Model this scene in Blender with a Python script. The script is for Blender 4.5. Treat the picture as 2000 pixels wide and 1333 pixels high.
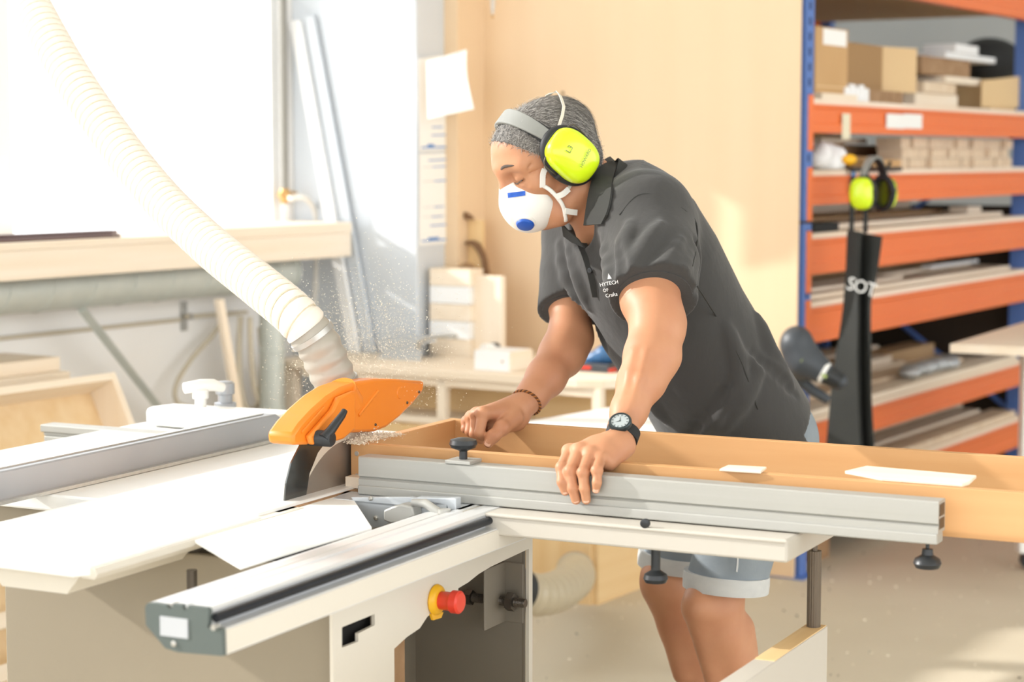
import bpy, bmesh, math, random
import numpy as np
from mathutils import Vector, Matrix
for o in list(bpy.data.objects): bpy.data.objects.remove(o)
scene = bpy.context.scene; COL = scene.collection
R = math.radians
random.seed(4); RNG = np.random.default_rng(4)

# ------------------------------------------------------------------ camera, sky, sun, exposure
H = 1.42; FPX = 3889.0; PITCH = math.atan(362 / FPX); CP, SP = math.cos(PITCH), math.sin(PITCH)
cam = bpy.data.cameras.new('camera'); camo = bpy.data.objects.new('camera', cam); COL.objects.link(camo)
cam.lens = 70.0; cam.sensor_width = 36.0; camo.location = (0, 0, H); camo.rotation_euler = (math.pi/2 - PITCH, 0, 0)
cam.dof.use_dof = True; cam.dof.focus_distance = 3.55; cam.dof.aperture_fstop = 3.6; cam.clip_start = .05
scene.camera = camo
world = bpy.data.worlds.new('sky'); scene.world = world; world.use_nodes = True
bg = world.node_tree.nodes['Background']; bg.inputs[0].default_value = (.94, .97, 1, 1); bg.inputs[1].default_value = 2.3
sun = bpy.data.lights.new('sun', 'SUN'); suno = bpy.data.objects.new('sun', sun); COL.objects.link(suno)
sun.energy = 3.8; sun.angle = R(1.2); sun.color = (1, .97, .93)
SUN_DIR = Vector((.92, -.20, -.44)).normalized()
suno.rotation_euler = SUN_DIR.to_track_quat('-Z', 'Y').to_euler(); suno.location = (-6, 1, 6)
vs = scene.view_settings; vs.view_transform = 'Standard'; vs.look = 'None'; vs.gamma = 1.0; vs.use_curve_mapping = False
vs.exposure = 0.42

# ------------------------------------------------------------------ frames: A = saw, B = building (t to the right, s away, z up)
A, B = 26.6, 31.8
def axes(a):
    a = R(a); return np.array([math.sin(a), math.cos(a)]), np.array([math.cos(a), -math.sin(a)])
def ray(px, py):
    yd = py - 666.5; return np.array([px - 1000, FPX*CP - yd*SP, -(FPX*SP + yd*CP)])
CAM = np.array([0, 0, H])
def P(px, py, d): r = ray(px, py); return CAM + r*(d/r[1])                     # world point at depth d
def Zp(px, py, z): r = ray(px, py); return CAM + r*((z - H)/r[2])              # on the level z
def loc(p, a):
    u, w = axes(a); return np.array([p[:2] @ w, p[:2] @ u, p[2]])
def wor(p, a):
    u, w = axes(a); q = w*p[0] + u*p[1]; return np.array([q[0], q[1], p[2]])
def PS(px, py, s, a): r = ray(px, py); u, w = axes(a); return loc(CAM + r*(s/(r[:2] @ u)), a)   # on the plane s
def PT(px, py, t, a): r = ray(px, py); u, w = axes(a); return loc(CAM + r*(t/(r[:2] @ w)), a)   # on the plane t
def PZ(px, py, z, a): return loc(Zp(px, py, z), a)

# ------------------------------------------------------------------ materials
def lin(c):
    if isinstance(c, str): c = tuple(int(c[i:i+2], 16)/255 for i in (0, 2, 4))
    return tuple((v/12.92 if v <= .04045 else ((v + .055)/1.055)**2.4) for v in c) + (1,)
MATS = {}
def mat(name, c, rough=.6, metal=0., spec=.5, noise=None, bump=None, c2=None, sss=0, coat=0, coord='Object', emit=0, sheen=0):
    """noise=(scale xyz, amount, detail): mottles c towards c2; bump=(scale xyz, strength, distance)"""
    m = bpy.data.materials.new(name); m.use_nodes = True; nt = m.node_tree; b = nt.nodes['Principled BSDF']
    b.inputs['Base Color'].default_value = lin(c); b.inputs['Roughness'].default_value = rough; b.inputs['Metallic'].default_value = metal
    b.inputs['Specular IOR Level'].default_value = spec
    if coat: b.inputs['Coat Weight'].default_value = coat
    if sheen: b.inputs['Sheen Weight'].default_value = sheen
    if sss:
        b.inputs['Subsurface Weight'].default_value = sss; b.inputs['Subsurface Radius'].default_value = (.012, .005, .003); b.inputs['Subsurface Scale'].default_value = 1
    tc = nt.nodes.new('ShaderNodeTexCoord')
    def tex(scale, detail=4):
        mp = nt.nodes.new('ShaderNodeMapping'); mp.inputs['Scale'].default_value = scale
        nt.links.new(tc.outputs[coord], mp.inputs[0])
        n = nt.nodes.new('ShaderNodeTexNoise'); n.inputs['Scale'].default_value = 1; n.inputs['Detail'].default_value = detail
        nt.links.new(mp.outputs[0], n.inputs[0]); return n
    if noise:
        n = tex(noise[0], noise[2] if len(noise) > 2 else 4)
        cr = nt.nodes.new('ShaderNodeValToRGB'); k = noise[1]
        cr.color_ramp.elements[0].position = .5 - .5*k; cr.color_ramp.elements[1].position = .5 + .5*k
        cr.color_ramp.elements[0].color = lin(c2 or c); cr.color_ramp.elements[1].color = lin(c)
        nt.links.new(n.outputs[0], cr.inputs[0]); nt.links.new(cr.outputs[0], b.inputs['Base Color'])
    if bump:
        n = tex(bump[0], 5); bp = nt.nodes.new('ShaderNodeBump'); bp.inputs['Strength'].default_value = bump[1]; bp.inputs['Distance'].default_value = bump[2]
        nt.links.new(n.outputs[0], bp.inputs['Height']); nt.links.new(bp.outputs[0], b.inputs['Normal'])
    if emit:
        b.inputs['Emission Color'].default_value = lin(c); b.inputs['Emission Strength'].default_value = emit
    MATS[name] = m; return m
def wood(name, c, c2, along='y', rough=.62, k=.55, f=1.):
    s = {'x': (1.2, 22, 22), 'y': (22, 1.2, 22), 'z': (22, 22, 1.2)}[along]
    return mat(name, c, rough, noise=(tuple(v*f for v in s), k, 6), c2=c2, bump=(tuple(v*f*3 for v in s), .08, .002), spec=.3)
mat('plaster', 'faf8f5', .85, noise=((1.5, 1.5, 1.5), .8), c2='f3efea', bump=((40, 40, 40), .1, .002), spec=.2)
mat('grey_wall', 'c9ccca', .7, noise=((2, 2, 2), .8), c2='bfc3c2')
mat('ceiling_paint', 'e8e6e0', .9)
mat('concrete', 'd6ccb8', .75, noise=((1.6, 1.6, 1.6), .7, 8), c2='c6bba5', bump=((30, 30, 30), .08, .002), spec=.25)
mat('dust', 'f4ead6', .95)
mat('grit', '9a9486', .95)
wood('plywood_wall', 'ebd0ae', 'e4c7a2', 'z', .6, .9, .35)
wood('plywood', 'eccf9f', 'dfba84', 'y'); wood('plywood_x', 'eccf9f', 'dfba84', 'x'); wood('plywood_z', 'eccf9f', 'dfba84', 'z')
wood('pale_wood', 'f7ead8', 'eddac0', 'y'); wood('pale_wood_x', 'f7ead8', 'eddac0', 'x'); wood('pale_wood_z', 'f7ead8', 'eddac0', 'z')
wood('birch', 'f3d9b1', 'e8c796', 'x'); wood('beech_x', 'dcae7c', 'cb9864', 'x', .5, .8, 1.3); wood('beech_y', 'dcae7c', 'cb9864', 'y', .5, .8, 1.3)
wood('beech_light', 'ecc896', 'dfb680', 'x', .55); wood('pine_end', 'ecd9c0', 'd8bd9c', 'x'); wood('mdf', 'c7a781', 'b8966e', 'y', .8, .9, .4)
wood('dark_wood', '8a6a4c', '6f5038', 'y'); wood('old_wood', 'b39270', '94704d', 'x')
mat('white_board', 'f5f5f4', .45)
mat('white_metal', 'f4f3ee', .38, spec=.5)
mat('table_white', 'f2f2ee', .32, spec=.5, noise=((3, 3, 3), .9), c2='eceae6')
mat('cream_paint', 'dcd6ca', .42, noise=((3, 3, 3), .9), c2='d5cec0')
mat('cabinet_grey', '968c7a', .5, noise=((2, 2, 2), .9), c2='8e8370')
mat('tray_paint', 'c3bdb2', .42)
mat('depth_shade', '3a2d22', .9)
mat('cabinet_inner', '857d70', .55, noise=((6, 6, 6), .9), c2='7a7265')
mat('aluminium', 'd6d6d2', .38, .75, noise=((2, 90, 90), .7, 3), c2='c6c6c0')
mat('aluminium_matt', 'b3b2ad', .5, .3, noise=((1, 70, 70), .8, 3), c2='a9a8a1')
mat('fence_face', 'b4b7bb', .4, .6, noise=((6, 6, 6), .9, 6), c2='a5a9af')
mat('rail_silver', 'e2e3e3', .35, .35)
mat('rail_dark', '2c2f36', .3, .6)
mat('endcap', '59625f', .5)
mat('galvanised', 'd2d5ce', .45, .2, noise=((14, 14, 14), .8, 4), c2='bfc5be')
mat('sheet_metal', 'cfd4d8', .4, .35, noise=((3, 3, 3), .8), c2='c2c8ce')
mat('pillar_metal', 'd9dee3', .5, .15, noise=((2, 2, 2), .8), c2='d2d8de')
mat('steel', 'bdbbb5', .35, .55); mat('dark_steel', '5b544c', .4, .7); mat('post_steel', '766a5c', .42, .55, noise=((60, 60, 1), .8, 2), c2='5d5246')
mat('blade_steel', '9d9286', .4, .5); mat('knife_steel', '6f7170', .18, .9); mat('carbide_glint', 'ece2cf', .4, .3)
mat('orange_guard', 'f08c28', .42, noise=((9, 9, 9), .9), c2='ea8220', coat=.1)
mat('hose_cream', 'f0e9dd', .5, noise=((9, 9, 9), .7, 3), c2='e8dfd0', sss=0)
mat('hose_print', 'd3c6ac', .6)
mat('hose_grey', 'a8a296', .4, spec=.6); mat('hose_clear', 'c5b89d', .35)
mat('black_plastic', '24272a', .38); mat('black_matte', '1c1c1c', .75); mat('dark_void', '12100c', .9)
mat('red_plastic', 'e0402c', .35); mat('yellow_plastic', 'eeb41e', .4)
mat('lime', 'd4f01e', .22, coat=.4); mat('lime_print', '5f6a20', .5)
mat('band_grey', '8c8d88', .55); mat('cushion_black', '202224', .6)
mat('mask_white', 'f1eee6', .85, bump=((300, 300, 300), .15, .001)); mat('mask_blue', '1c57b8', .45); mat('strap', 'd8d1bf', .7)
mat('skin', 'c8946f', .5, noise=((16, 16, 16), .8, 6), c2='b57a5a', sss=.1, bump=((220, 220, 220), .12, .001), spec=.4)
mat('skin_leg', 'cf9470', .5, noise=((10, 10, 10), .9, 6), c2='c48763', sss=.1, spec=.35)
mat('nail', 'd6a588', .35); mat('brow', '5b5048', .9); mat('hair', '7d7872', .7, noise=((60, 60, 60), .7, 4), c2='55514d'); mat('hair_light', 'a6a29b', .6); mat('hair_dark', '3a3937', .6)
mat('shirt', '434240', .92, noise=((6, 6, 6), .9), c2='3f3e3d', bump=((13, 13, 8), .45, .012), sheen=.2, spec=.2)
mat('shirt_edge', '3d3d3b', .92, bump=((500, 500, 500), .12, .001), spec=.2)
mat('logo_white', 'f0efec', .7)
mat('denim', '98a0a5', .9, noise=((16, 16, 16), .9, 5), c2='7a848c', bump=((300, 300, 300), .25, .001), spec=.2)
mat('denim_cuff', 'cfd0cd', .9, noise=((20, 60, 60), .9), c2='bdbfbe', bump=((300, 300, 300), .25, .001)); mat('stitch', 'c89c5c', .8)
mat('watch_face', 'aab2b2', .25, coat=.4); mat('watch_bezel', '3c4648', .3, .6); mat('bracelet', 'a8692e', .6); mat('bracelet_dark', '5d3617', .6)
mat('rack_orange', 'f47e3e', .42, noise=((3, 3, 3), .9), c2='ee7434', coat=.15); mat('rack_blue', '5a7abc', .45); mat('rack_hole', '26355c', .8)
mat('cardboard', 'cfa878', .85, noise=((5, 5, 5), .9), c2='c39b6a'); mat('kraft_shaded', 'a9865c', .85); mat('cardboard_pale', 'e0c193', .85); mat('paper', 'f6f5f1', .8, bump=((12, 12, 12), .25, .01)); mat('paper_blue', '4f86c8', .7); mat('paper_grey', 'b9bcc0', .8)
mat('masking', 'eae0c4', .8); mat('brown_strip', '5d4440', .4, spec=.6); mat('rope', '3a2c24', .8)
mat('apron', '2c2d2b', .9, noise=((8, 8, 8), .8), c2='373835'); mat('blue_band', '2f7fc4', .5); mat('cloth_white', 'f4f4f4', .9)
mat('tool_blue', '35628f', .4); mat('tool_grey', '3d4248', .45); mat('green_label', '9fb06a', .6)
mat('cable_white', 'eeeae2', .45); mat('cable_beige', 'cfc4ae', .6); mat('brass', 'c9a067', .35, .6)
mat('pipe_dark', '8d8a82', .5); mat('window_white', 'f6f6f4', .5)
def glass(name):
    m = bpy.data.materials.new(name); m.use_nodes = True; nt = m.node_tree; nt.nodes.remove(nt.nodes['Principled BSDF'])
    out = nt.nodes['Material Output']; tr = nt.nodes.new('ShaderNodeBsdfTransparent'); gl = nt.nodes.new('ShaderNodeBsdfGlossy'); gl.inputs['Roughness'].default_value = .03
    mx = nt.nodes.new('ShaderNodeMixShader'); mx.inputs[0].default_value = .06
    nt.links.new(tr.outputs[0], mx.inputs[1]); nt.links.new(gl.outputs[0], mx.inputs[2]); nt.links.new(mx.outputs[0], out.inputs[0]); MATS[name] = m
glass('glass')

# ------------------------------------------------------------------ mesh building
class M:
    def __init__(s): s.v = []; s.f = []
    def add(s, v, f):
        n = len(s.v); s.v += [tuple(map(float, p)) for p in v]; s.f += [tuple(i + n for i in q) for q in f]; return s
    def box(s, x0, x1, y0, y1, z0, z1):
        v = [(x, y, z) for z in (z0, z1) for y in (y0, y1) for x in (x0, x1)]
        return s.add(v, [(0, 2, 3, 1), (4, 5, 7, 6), (0, 1, 5, 4), (2, 6, 7, 3), (0, 4, 6, 2), (1, 3, 7, 5)])
    def prism(s, poly, d):
        """poly: 3D points (planar); d: extrusion vector"""
        poly = [np.asarray(p, float) for p in poly]; n = len(poly); d = np.asarray(d, float)
        return s.add(poly + [p + d for p in poly], [tuple(range(n))[::-1], tuple(range(n, 2*n))] + [(i, (i+1) % n, n + (i+1) % n, n + i) for i in range(n)])
    def tube(s, pts, r, n=12, caps=True, flat=None, up=None):
        """pts polyline; r radius or list; flat: squash ratio of the second axis"""
        pts = [np.asarray(p, float) for p in pts]; m = len(pts)
        rs = [r]*m if np.isscalar(r) else list(r)
        tang = [pts[min(i+1, m-1)] - pts[max(i-1, 0)] for i in range(m)]
        tang = [t/(np.linalg.norm(t) + 1e-12) for t in tang]
        a = np.asarray(up, float) if up is not None else (np.array([0, 0, 1.]) if abs(tang[0][2]) < .9 else np.array([1., 0, 0]))
        v = []
        for i in range(m):
            a = a - tang[i]*(a @ tang[i]); a /= np.linalg.norm(a) + 1e-12; b = np.cross(tang[i], a)
            fl = 1 if flat is None else flat
            for j in range(n):
                th = 2*math.pi*j/n; v.append(pts[i] + rs[i]*(math.cos(th)*a + fl*math.sin(th)*b))
        f = [(i*n + j, i*n + (j+1) % n, (i+1)*n + (j+1) % n, (i+1)*n + j) for i in range(m-1) for j in range(n)]
        if caps: f += [tuple(range(n))[::-1], tuple(range((m-1)*n, m*n))]
        return s.add(v, f)
    def cyl(s, p, q, r, n=20, r2=None): return s.tube([p, q], [r, r if r2 is None else r2], n)
    def lathe(s, prof, o, ax, n=28):
        """prof: (radius, height along axis)"""
        o = np.asarray(o, float); ax = np.asarray(ax, float); ax /= np.linalg.norm(ax)
        a = np.array([0, 0, 1.]) if abs(ax[2]) < .9 else np.array([1., 0, 0]); a -= ax*(a @ ax); a /= np.linalg.norm(a); b = np.cross(ax, a)
        v = []; m = len(prof)
        for (r, h) in prof:
            for j in range(n): th = 2*math.pi*j/n; v.append(o + ax*h + max(r, 1e-5)*(math.cos(th)*a + math.sin(th)*b))
        f = [(i*n + j, i*n + (j+1) % n, (i+1)*n + (j+1) % n, (i+1)*n + j) for i in range(m-1) for j in range(n)]
        f += [tuple(range(n))[::-1], tuple(range((m-1)*n, m*n))]
        return s.add(v, f)
    def sphere(s, c, r, n=16):
        prof = [(math.sin(math.pi*i/n), -math.cos(math.pi*i/n)) for i in range(n+1)]; c = np.asarray(c, float)
        q = M().lathe([(a, b) for a, b in prof], (0, 0, 0), (0, 0, 1), n); rr = np.broadcast_to(np.asarray(r, float), 3)
        return s.add([c + np.array(p)*rr for p in q.v], q.f)
    def strip(s, L, Rr, th, nrm=None):
        """ribbon between two polylines with thickness th (offset along local normal)"""
        L = [np.asarray(p, float) for p in L]; Rr = [np.asarray(p, float) for p in Rr]; m = len(L); v = []
        for i in range(m):
            t = (L[min(i+1, m-1)] - L[max(i-1, 0)]); n = np.cross(t, Rr[i] - L[i]); n /= np.linalg.norm(n) + 1e-12
            if nrm is not None: n = np.asarray(nrm, float)
            v += [L[i], Rr[i], Rr[i] + n*th, L[i] + n*th]
        f = [(i*4 + j, i*4 + (j+1) % 4, (i+1)*4 + (j+1) % 4, (i+1)*4 + j) for i in range(m-1) for j in range(4)]
        f += [(3, 2, 1, 0), tuple(range((m-1)*4, m*4))]
        return s.add(v, f)
    def join(s, o): return s.add(o.v, o.f)
    def xf(s, fn): s.v = [tuple(map(float, fn(np.array(p)))) for p in s.v]; return s

BASE = {}
def mesh_obj(name, m, material, base, bev=0, smooth=0, recalc=True):
    me = bpy.data.meshes.new(name); b = np.asarray(base, float)
    me.from_pydata([tuple(np.asarray(p) - b) for p in m.v], [], m.f)
    if recalc:
        bm = bmesh.new(); bm.from_mesh(me); bmesh.ops.recalc_face_normals(bm, faces=bm.faces); bm.to_mesh(me); bm.free()
    me.materials.append(MATS[material])
    if smooth:
        me.polygons.foreach_set('use_smooth', [True]*len(me.polygons))
        if smooth < 180: me.set_sharp_from_angle(angle=R(smooth))
    me.update()
    o = bpy.data.objects.new(name, me); COL.objects.link(o)
    if bev:
        md = o.modifiers.new('bevel', 'BEVEL'); md.width = bev; md.segments = 2; md.limit_method = 'ANGLE'; md.angle_limit = R(40); md.harden_normals = False
    return o
def tag(o, label, cat, group=None, kind=None):
    if label: o['label'] = label
    if cat: o['category'] = cat
    if group: o['group'] = group
    if kind: o['kind'] = kind
    return o
def thing(name, label, cat, base, a=B, group=None):
    """Empty at the thing's base; base in frame a"""
    o = bpy.data.objects.new(name, None); COL.objects.link(o); o.empty_display_size = .05
    o.location = wor(np.asarray(base, float), a); o.rotation_euler = (0, 0, -R(a)); BASE[o.name] = np.asarray(base, float)
    return tag(o, label, cat, group)
def part(parent, name, m, material, bev=0, smooth=0, label=None, kind=None, recalc=True):
    b = BASE[parent.name]; o = mesh_obj(name, m, material, b, bev, smooth, recalc); o.parent = parent; BASE[o.name] = b
    if label: o['label'] = label
    if kind: o['kind'] = kind
    return o
def single(name, label, cat, m, material, a=B, bev=0, smooth=0, group=None, kind=None, recalc=True):
    v = np.array(m.v); b = np.array([(v[:, 0].min() + v[:, 0].max())/2, (v[:, 1].min() + v[:, 1].max())/2, v[:, 2].min()])
    o = mesh_obj(name, m, material, b, bev, smooth, recalc); o.location = wor(b, a); o.rotation_euler = (0, 0, -R(a)); BASE[o.name] = b
    return tag(o, label, cat, group, kind)
def struct(name, m, material, a=B, bev=0, smooth=0): return single(name, None, None, m, material, a, bev, smooth, kind='structure')
def text_mesh(txt, size, ox, ax, ay, th=.0004, spacing=1.0):
    """flat lettering: origin ox (centre), unit vectors ax (reading direction), ay (up of letters)"""
    cu = bpy.data.curves.new('t', 'FONT'); cu.body = txt; cu.size = size; cu.align_x = 'CENTER'; cu.align_y = 'CENTER'; cu.space_character = spacing; cu.resolution_u = 2
    o = bpy.data.objects.new('t', cu); COL.objects.link(o); dg = bpy.context.evaluated_depsgraph_get(); me = bpy.data.meshes.new_from_object(o.evaluated_get(dg))
    m = M(); ox, ax, ay = (np.asarray(q, float) for q in (ox, ax, ay)); nz = np.cross(ax, ay)
    vs_ = [ox + ax*v.co.x + ay*v.co.y + nz*th for v in me.vertices]
    m.add(vs_, [tuple(p.vertices) for p in me.polygons]); bpy.data.objects.remove(o); bpy.data.meshes.remove(me); return m
def smooth_path(pts, n):
    """Catmull-Rom through pts (any dimension)"""
    p = np.asarray(pts, float); p = np.vstack([2*p[0] - p[1], p, 2*p[-1] - p[-2]]); out = []
    seg = len(p) - 3
    for i in range(n):
        x = i/(n-1)*seg; k = min(int(x), seg-1); t = x - k; a, b, c, d = p[k:k+4]
        out.append(.5*((2*b) + (-a + c)*t + (2*a - 5*b + 4*c - d)*t*t + (-a + 3*b - 3*c + d)*t**3))
    return out

# ------------------------------------------------------------------ distance-field modelling (bodies, cloth)
class Field:
    def __init__(s, lo, hi, h):
        s.lo = np.asarray(lo, float); s.h = h; s.n = np.ceil((np.asarray(hi, float) - s.lo)/h).astype(int) + 1
        s.F = np.full(s.n, .2, np.float32); s.ax = [s.lo[i] + h*np.arange(s.n[i]) for i in range(3)]
    def sub(s, lo, hi):
        a = np.clip(np.floor((np.asarray(lo) - s.lo)/s.h).astype(int), 0, s.n); b = np.clip(np.ceil((np.asarray(hi) - s.lo)/s.h).astype(int) + 1, 0, s.n)
        if (b <= a).any(): return None, None
        sl = tuple(slice(a[i], b[i]) for i in range(3))
        g = np.meshgrid(*[s.ax[i][sl[i]] for i in range(3)], indexing='ij', sparse=True); return sl, g
    def mix(s, sl, d, k, op):
        f = s.F[sl]
        if op == 'sub':
            d = -d
            if k > 0: hh = np.maximum(k - np.abs(f - d), 0)/k; s.F[sl] = np.maximum(f, d) + hh*hh*k*.25
            else: s.F[sl] = np.maximum(f, d)
        else:
            if k > 0: hh = np.maximum(k - np.abs(f - d), 0)/k; s.F[sl] = np.minimum(f, d) - hh*hh*k*.25
            else: s.F[sl] = np.minimum(f, d)
    def cone(s, a, b, ra, rb=None, k=.01, op='add', flat=None, fdir=None):
        a = np.asarray(a, float); b = np.asarray(b, float); rb = ra if rb is None else rb; mr = max(ra, rb) + k + .03
        sl, g = s.sub(np.minimum(a, b) - mr, np.maximum(a, b) + mr)
        if sl is None: return s
        ab = b - a; L = ab @ ab + 1e-12
        p = [g[i] - a[i] for i in range(3)]; t = np.clip((p[0]*ab[0] + p[1]*ab[1] + p[2]*ab[2])/L, 0, 1)
        q = [p[i] - t*ab[i] for i in range(3)]
        if flat:    # stretch distance along fdir (flat < 1 makes it thinner along fdir)
            e = q[0]*fdir[0] + q[1]*fdir[1] + q[2]*fdir[2]; kk = 1/flat - 1
            q = [q[i] + kk*e*fdir[i] for i in range(3)]
            d = np.sqrt(q[0]**2 + q[1]**2 + q[2]**2) - (ra + (rb - ra)*t)
            d = np.where(d > 0, d*.8, d*flat)
        else: d = np.sqrt(q[0]**2 + q[1]**2 + q[2]**2) - (ra + (rb - ra)*t)
        s.mix(sl, d.astype(np.float32), k, op); return s
    def rbox(s, c, half, r, axs, k=0, op='add'):
        c = np.asarray(c, float); half = np.asarray(half, float); axs = np.asarray(axs, float); mr = half.max()*1.8 + r + k + .02
        sl, g = s.sub(c - mr, c + mr); p = [g[i] - c[i] for i in range(3)]; q = [np.maximum(np.abs(p[0]*axs[j][0] + p[1]*axs[j][1] + p[2]*axs[j][2]) - half[j], 0) for j in range(3)]
        s.mix(sl, (np.sqrt(q[0]**2 + q[1]**2 + q[2]**2) - r).astype(np.float32), k, op); return s
    def superq(s, c, r, axs, p_=2.7, k=0):
        c = np.asarray(c, float); r = np.asarray(r, float); axs = np.asarray(axs, float); mr = r.max()*1.4 + k + .02
        sl, g = s.sub(c - mr, c + mr); p = [g[i] - c[i] for i in range(3)]
        k0 = sum((np.abs(p[0]*axs[j][0] + p[1]*axs[j][1] + p[2]*axs[j][2])/r[j])**p_ for j in range(3))**(1/p_)
        s.mix(sl, ((k0 - 1)*r.min()).astype(np.float32), k, 'add'); return s
    def chain(s, pts, rs, k=.01, **kw):
        for i in range(len(pts) - 1): s.cone(pts[i], pts[i+1], rs[i], rs[i+1], k, **kw)
        return s
    def ell(s, c, r, axs=None, k=.01, op='add'):
        c = np.asarray(c, float); r = np.asarray(r, float); axs = np.eye(3) if axs is None else np.asarray(axs, float); mr = r.max() + k + .03
        sl, g = s.sub(c - mr, c + mr)
        if sl is None: return s
        p = [g[i] - c[i] for i in range(3)]; q = [p[0]*axs[j][0] + p[1]*axs[j][1] + p[2]*axs[j][2] for j in range(3)]
        k0 = np.sqrt(sum((q[j]/r[j])**2 for j in range(3))); k1 = np.sqrt(sum((q[j]/r[j]**2)**2 for j in range(3))) + 1e-9
        s.mix(sl, (k0*(k0 - 1)/k1).astype(np.float32), k, op); return s
    def loft(s, o, ax, lat, fro, st, k=.0, lo=None, hi=None):
        """elliptic tube: stations (t along ax in metres, half width, half depth, front offset, lateral offset)"""
        sl, g = s.sub(s.lo, s.lo + s.h*s.n)
        p = [g[i] - o[i] for i in range(3)]; dot = lambda e: p[0]*e[0] + p[1]*e[1] + p[2]*e[2]
        t = dot(ax); st = np.asarray(st, float); f = lambda j: np.interp(t, st[:, 0], st[:, j])
        for j in (1, 2, 3): pass
        w, d, c = f(1), f(2), f(3); x = dot(lat); y = dot(fro) - c
        r = np.sqrt((x/w)**2 + (y/d)**2); dd = (r - 1)*np.minimum(w, d)
        dd = np.maximum(dd, np.maximum(st[0, 0] - t, t - st[-1, 0]))
        s.mix(sl, dd.astype(np.float32), k, 'add'); return s
    def cut(s, o, n):
        """remove the half space where (p-o).n > 0"""
        sl, g = s.sub(s.lo, s.lo + s.h*s.n); n = np.asarray(n, float); n /= np.linalg.norm(n)
        d = (g[0] - o[0])*n[0] + (g[1] - o[1])*n[1] + (g[2] - o[2])*n[2]; s.F = np.maximum(s.F, d.astype(np.float32)); return s
    def mesh(s):
        F = s.F; ins = F < 0; nx, ny, nz = F.shape
        cnt = np.zeros((nx-1, ny-1, nz-1), np.int8)
        for dx in (0, 1):
            for dy in (0, 1):
                for dz in (0, 1): cnt += ins[dx:nx-1+dx, dy:ny-1+dy, dz:nz-1+dz]
        act = (cnt > 0) & (cnt < 8); I = np.argwhere(act); idx = -np.ones(act.shape, np.int64); idx[act] = np.arange(len(I))
        acc = np.zeros((len(I), 3)); num = np.zeros(len(I))
        cor = [np.array([a, b, c]) for a in (0, 1) for b in (0, 1) for c in (0, 1)]
        val = {tuple(c): F[I[:, 0]+c[0], I[:, 1]+c[1], I[:, 2]+c[2]] for c in cor}
        for c in cor:
            for axis in range(3):
                if c[axis] == 0:
                    d = c.copy(); d[axis] = 1; a, b = val[tuple(c)], val[tuple(d)]; m = (a < 0) != (b < 0)
                    t = np.where(m, a/(a - b + 1e-20), 0); pos = c[None, :] + t[:, None]*(d - c)[None, :]
                    acc[m] += pos[m]; num[m] += 1
        V = s.lo + s.h*(I + acc/num[:, None])
        faces = []
        for axis in range(3):
            b, c = [(1, 2), (2, 0), (0, 1)][axis]
            sl0 = [slice(None)]*3; sl1 = [slice(None)]*3; sl0[axis] = slice(0, -1); sl1[axis] = slice(1, None)
            chg = ins[tuple(sl0)] != ins[tuple(sl1)]; E = np.argwhere(chg)
            E = E[(E[:, b] > 0) & (E[:, c] > 0) & (E[:, b] < F.shape[b]-1) & (E[:, c] < F.shape[c]-1)]
            fl = ins[tuple(sl0)][E[:, 0], E[:, 1], E[:, 2]]
            q = []
            for (ob, oc) in ((-1, -1), (0, -1), (0, 0), (-1, 0)):
                e = E.copy(); e[:, b] += ob; e[:, c] += oc; q.append(idx[e[:, 0], e[:, 1], e[:, 2]])
            q = np.stack(q, 1); q[~fl] = q[~fl][:, ::-1]; faces.append(q)
        Q = np.vstack(faces); Q = Q[(Q >= 0).all(1)]
        m = M(); m.v = [tuple(p) for p in V.tolist()]; m.f = [tuple(p) for p in Q.tolist()]; return m
# ================================================================== THE ROOM (frame B)
TW, SPL, TP = -4.5, 6.1, -3.957         # window wall, plywood wall, pillar face
struct('floor', M().box(-6, 7, -7, 11, -.12, 0), 'concrete')
struct('ceiling', M().box(TW-.2, 7, -7, 11, 4.6, 4.7), 'ceiling_paint')
wl = M().box(TW-.2, TW, -1.66, 5.72, 0, 1.1).box(TW-.2, TW, -1.66, 4.34, 4.4, 4.6).box(TW-.2, TW, 4.34, 5.72, 2.15, 4.6).box(TW-.2, TW, -7, -1.66, 0, 4.6).box(TW-.2, TW, 5.72, 11, 0, 4.6)  # unseen wall above the first window comes low to keep sun off the plywood
struct('wall_left', wl, 'plaster')
struct('wall_far', M().box(TW, 7, 10.6, 10.8, 0, 4.6), 'grey_wall')
struct('wall_pillar', M().box(TW, TP, 5.75, SPL, 0, 4.6), 'pillar_metal', bev=.004)
wb = struct('wall_back', M().box(TP, -2.67, SPL, SPL+.012, 0, 4.6), 'plywood_wall')
struct('wall_niche', M().box(TP, -3.9, 5.925, SPL, 0, 4.6), 'plywood_wall')
edges = [5.70] + [4.34 - 1.5*i for i in range(5)]
for i in range(len(edges)-1):
    s1, s0 = edges[i], edges[i+1]; zl = 1.1; zh = 4.4 if i > 0 else 2.15  # out-of-view heads shaped for the sun: first low, the others tall
    w = struct('window_%d' % (i+1), M().box(TW-.08, TW-.02, s0, s0+.05, zl, 4.4).box(TW-.08, TW-.02, s1-.05, s1, zl, 4.4)
               .box(TW-.08, TW-.02, s0+.05, s1-.05, zl, zl+.05).box(TW-.08, TW-.02, s0+.05, s1-.05, 4.35, 4.4).xf(lambda p: np.array([p[0], p[1], p[2] if p[2] < 4.3 else p[2] - 4.4 + zh])), 'window_white')
    part(w, 'pane', M().box(TW-.055, TW-.045, s0+.05, s1-.05, zl+.05, zh-.05), 'glass')
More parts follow.
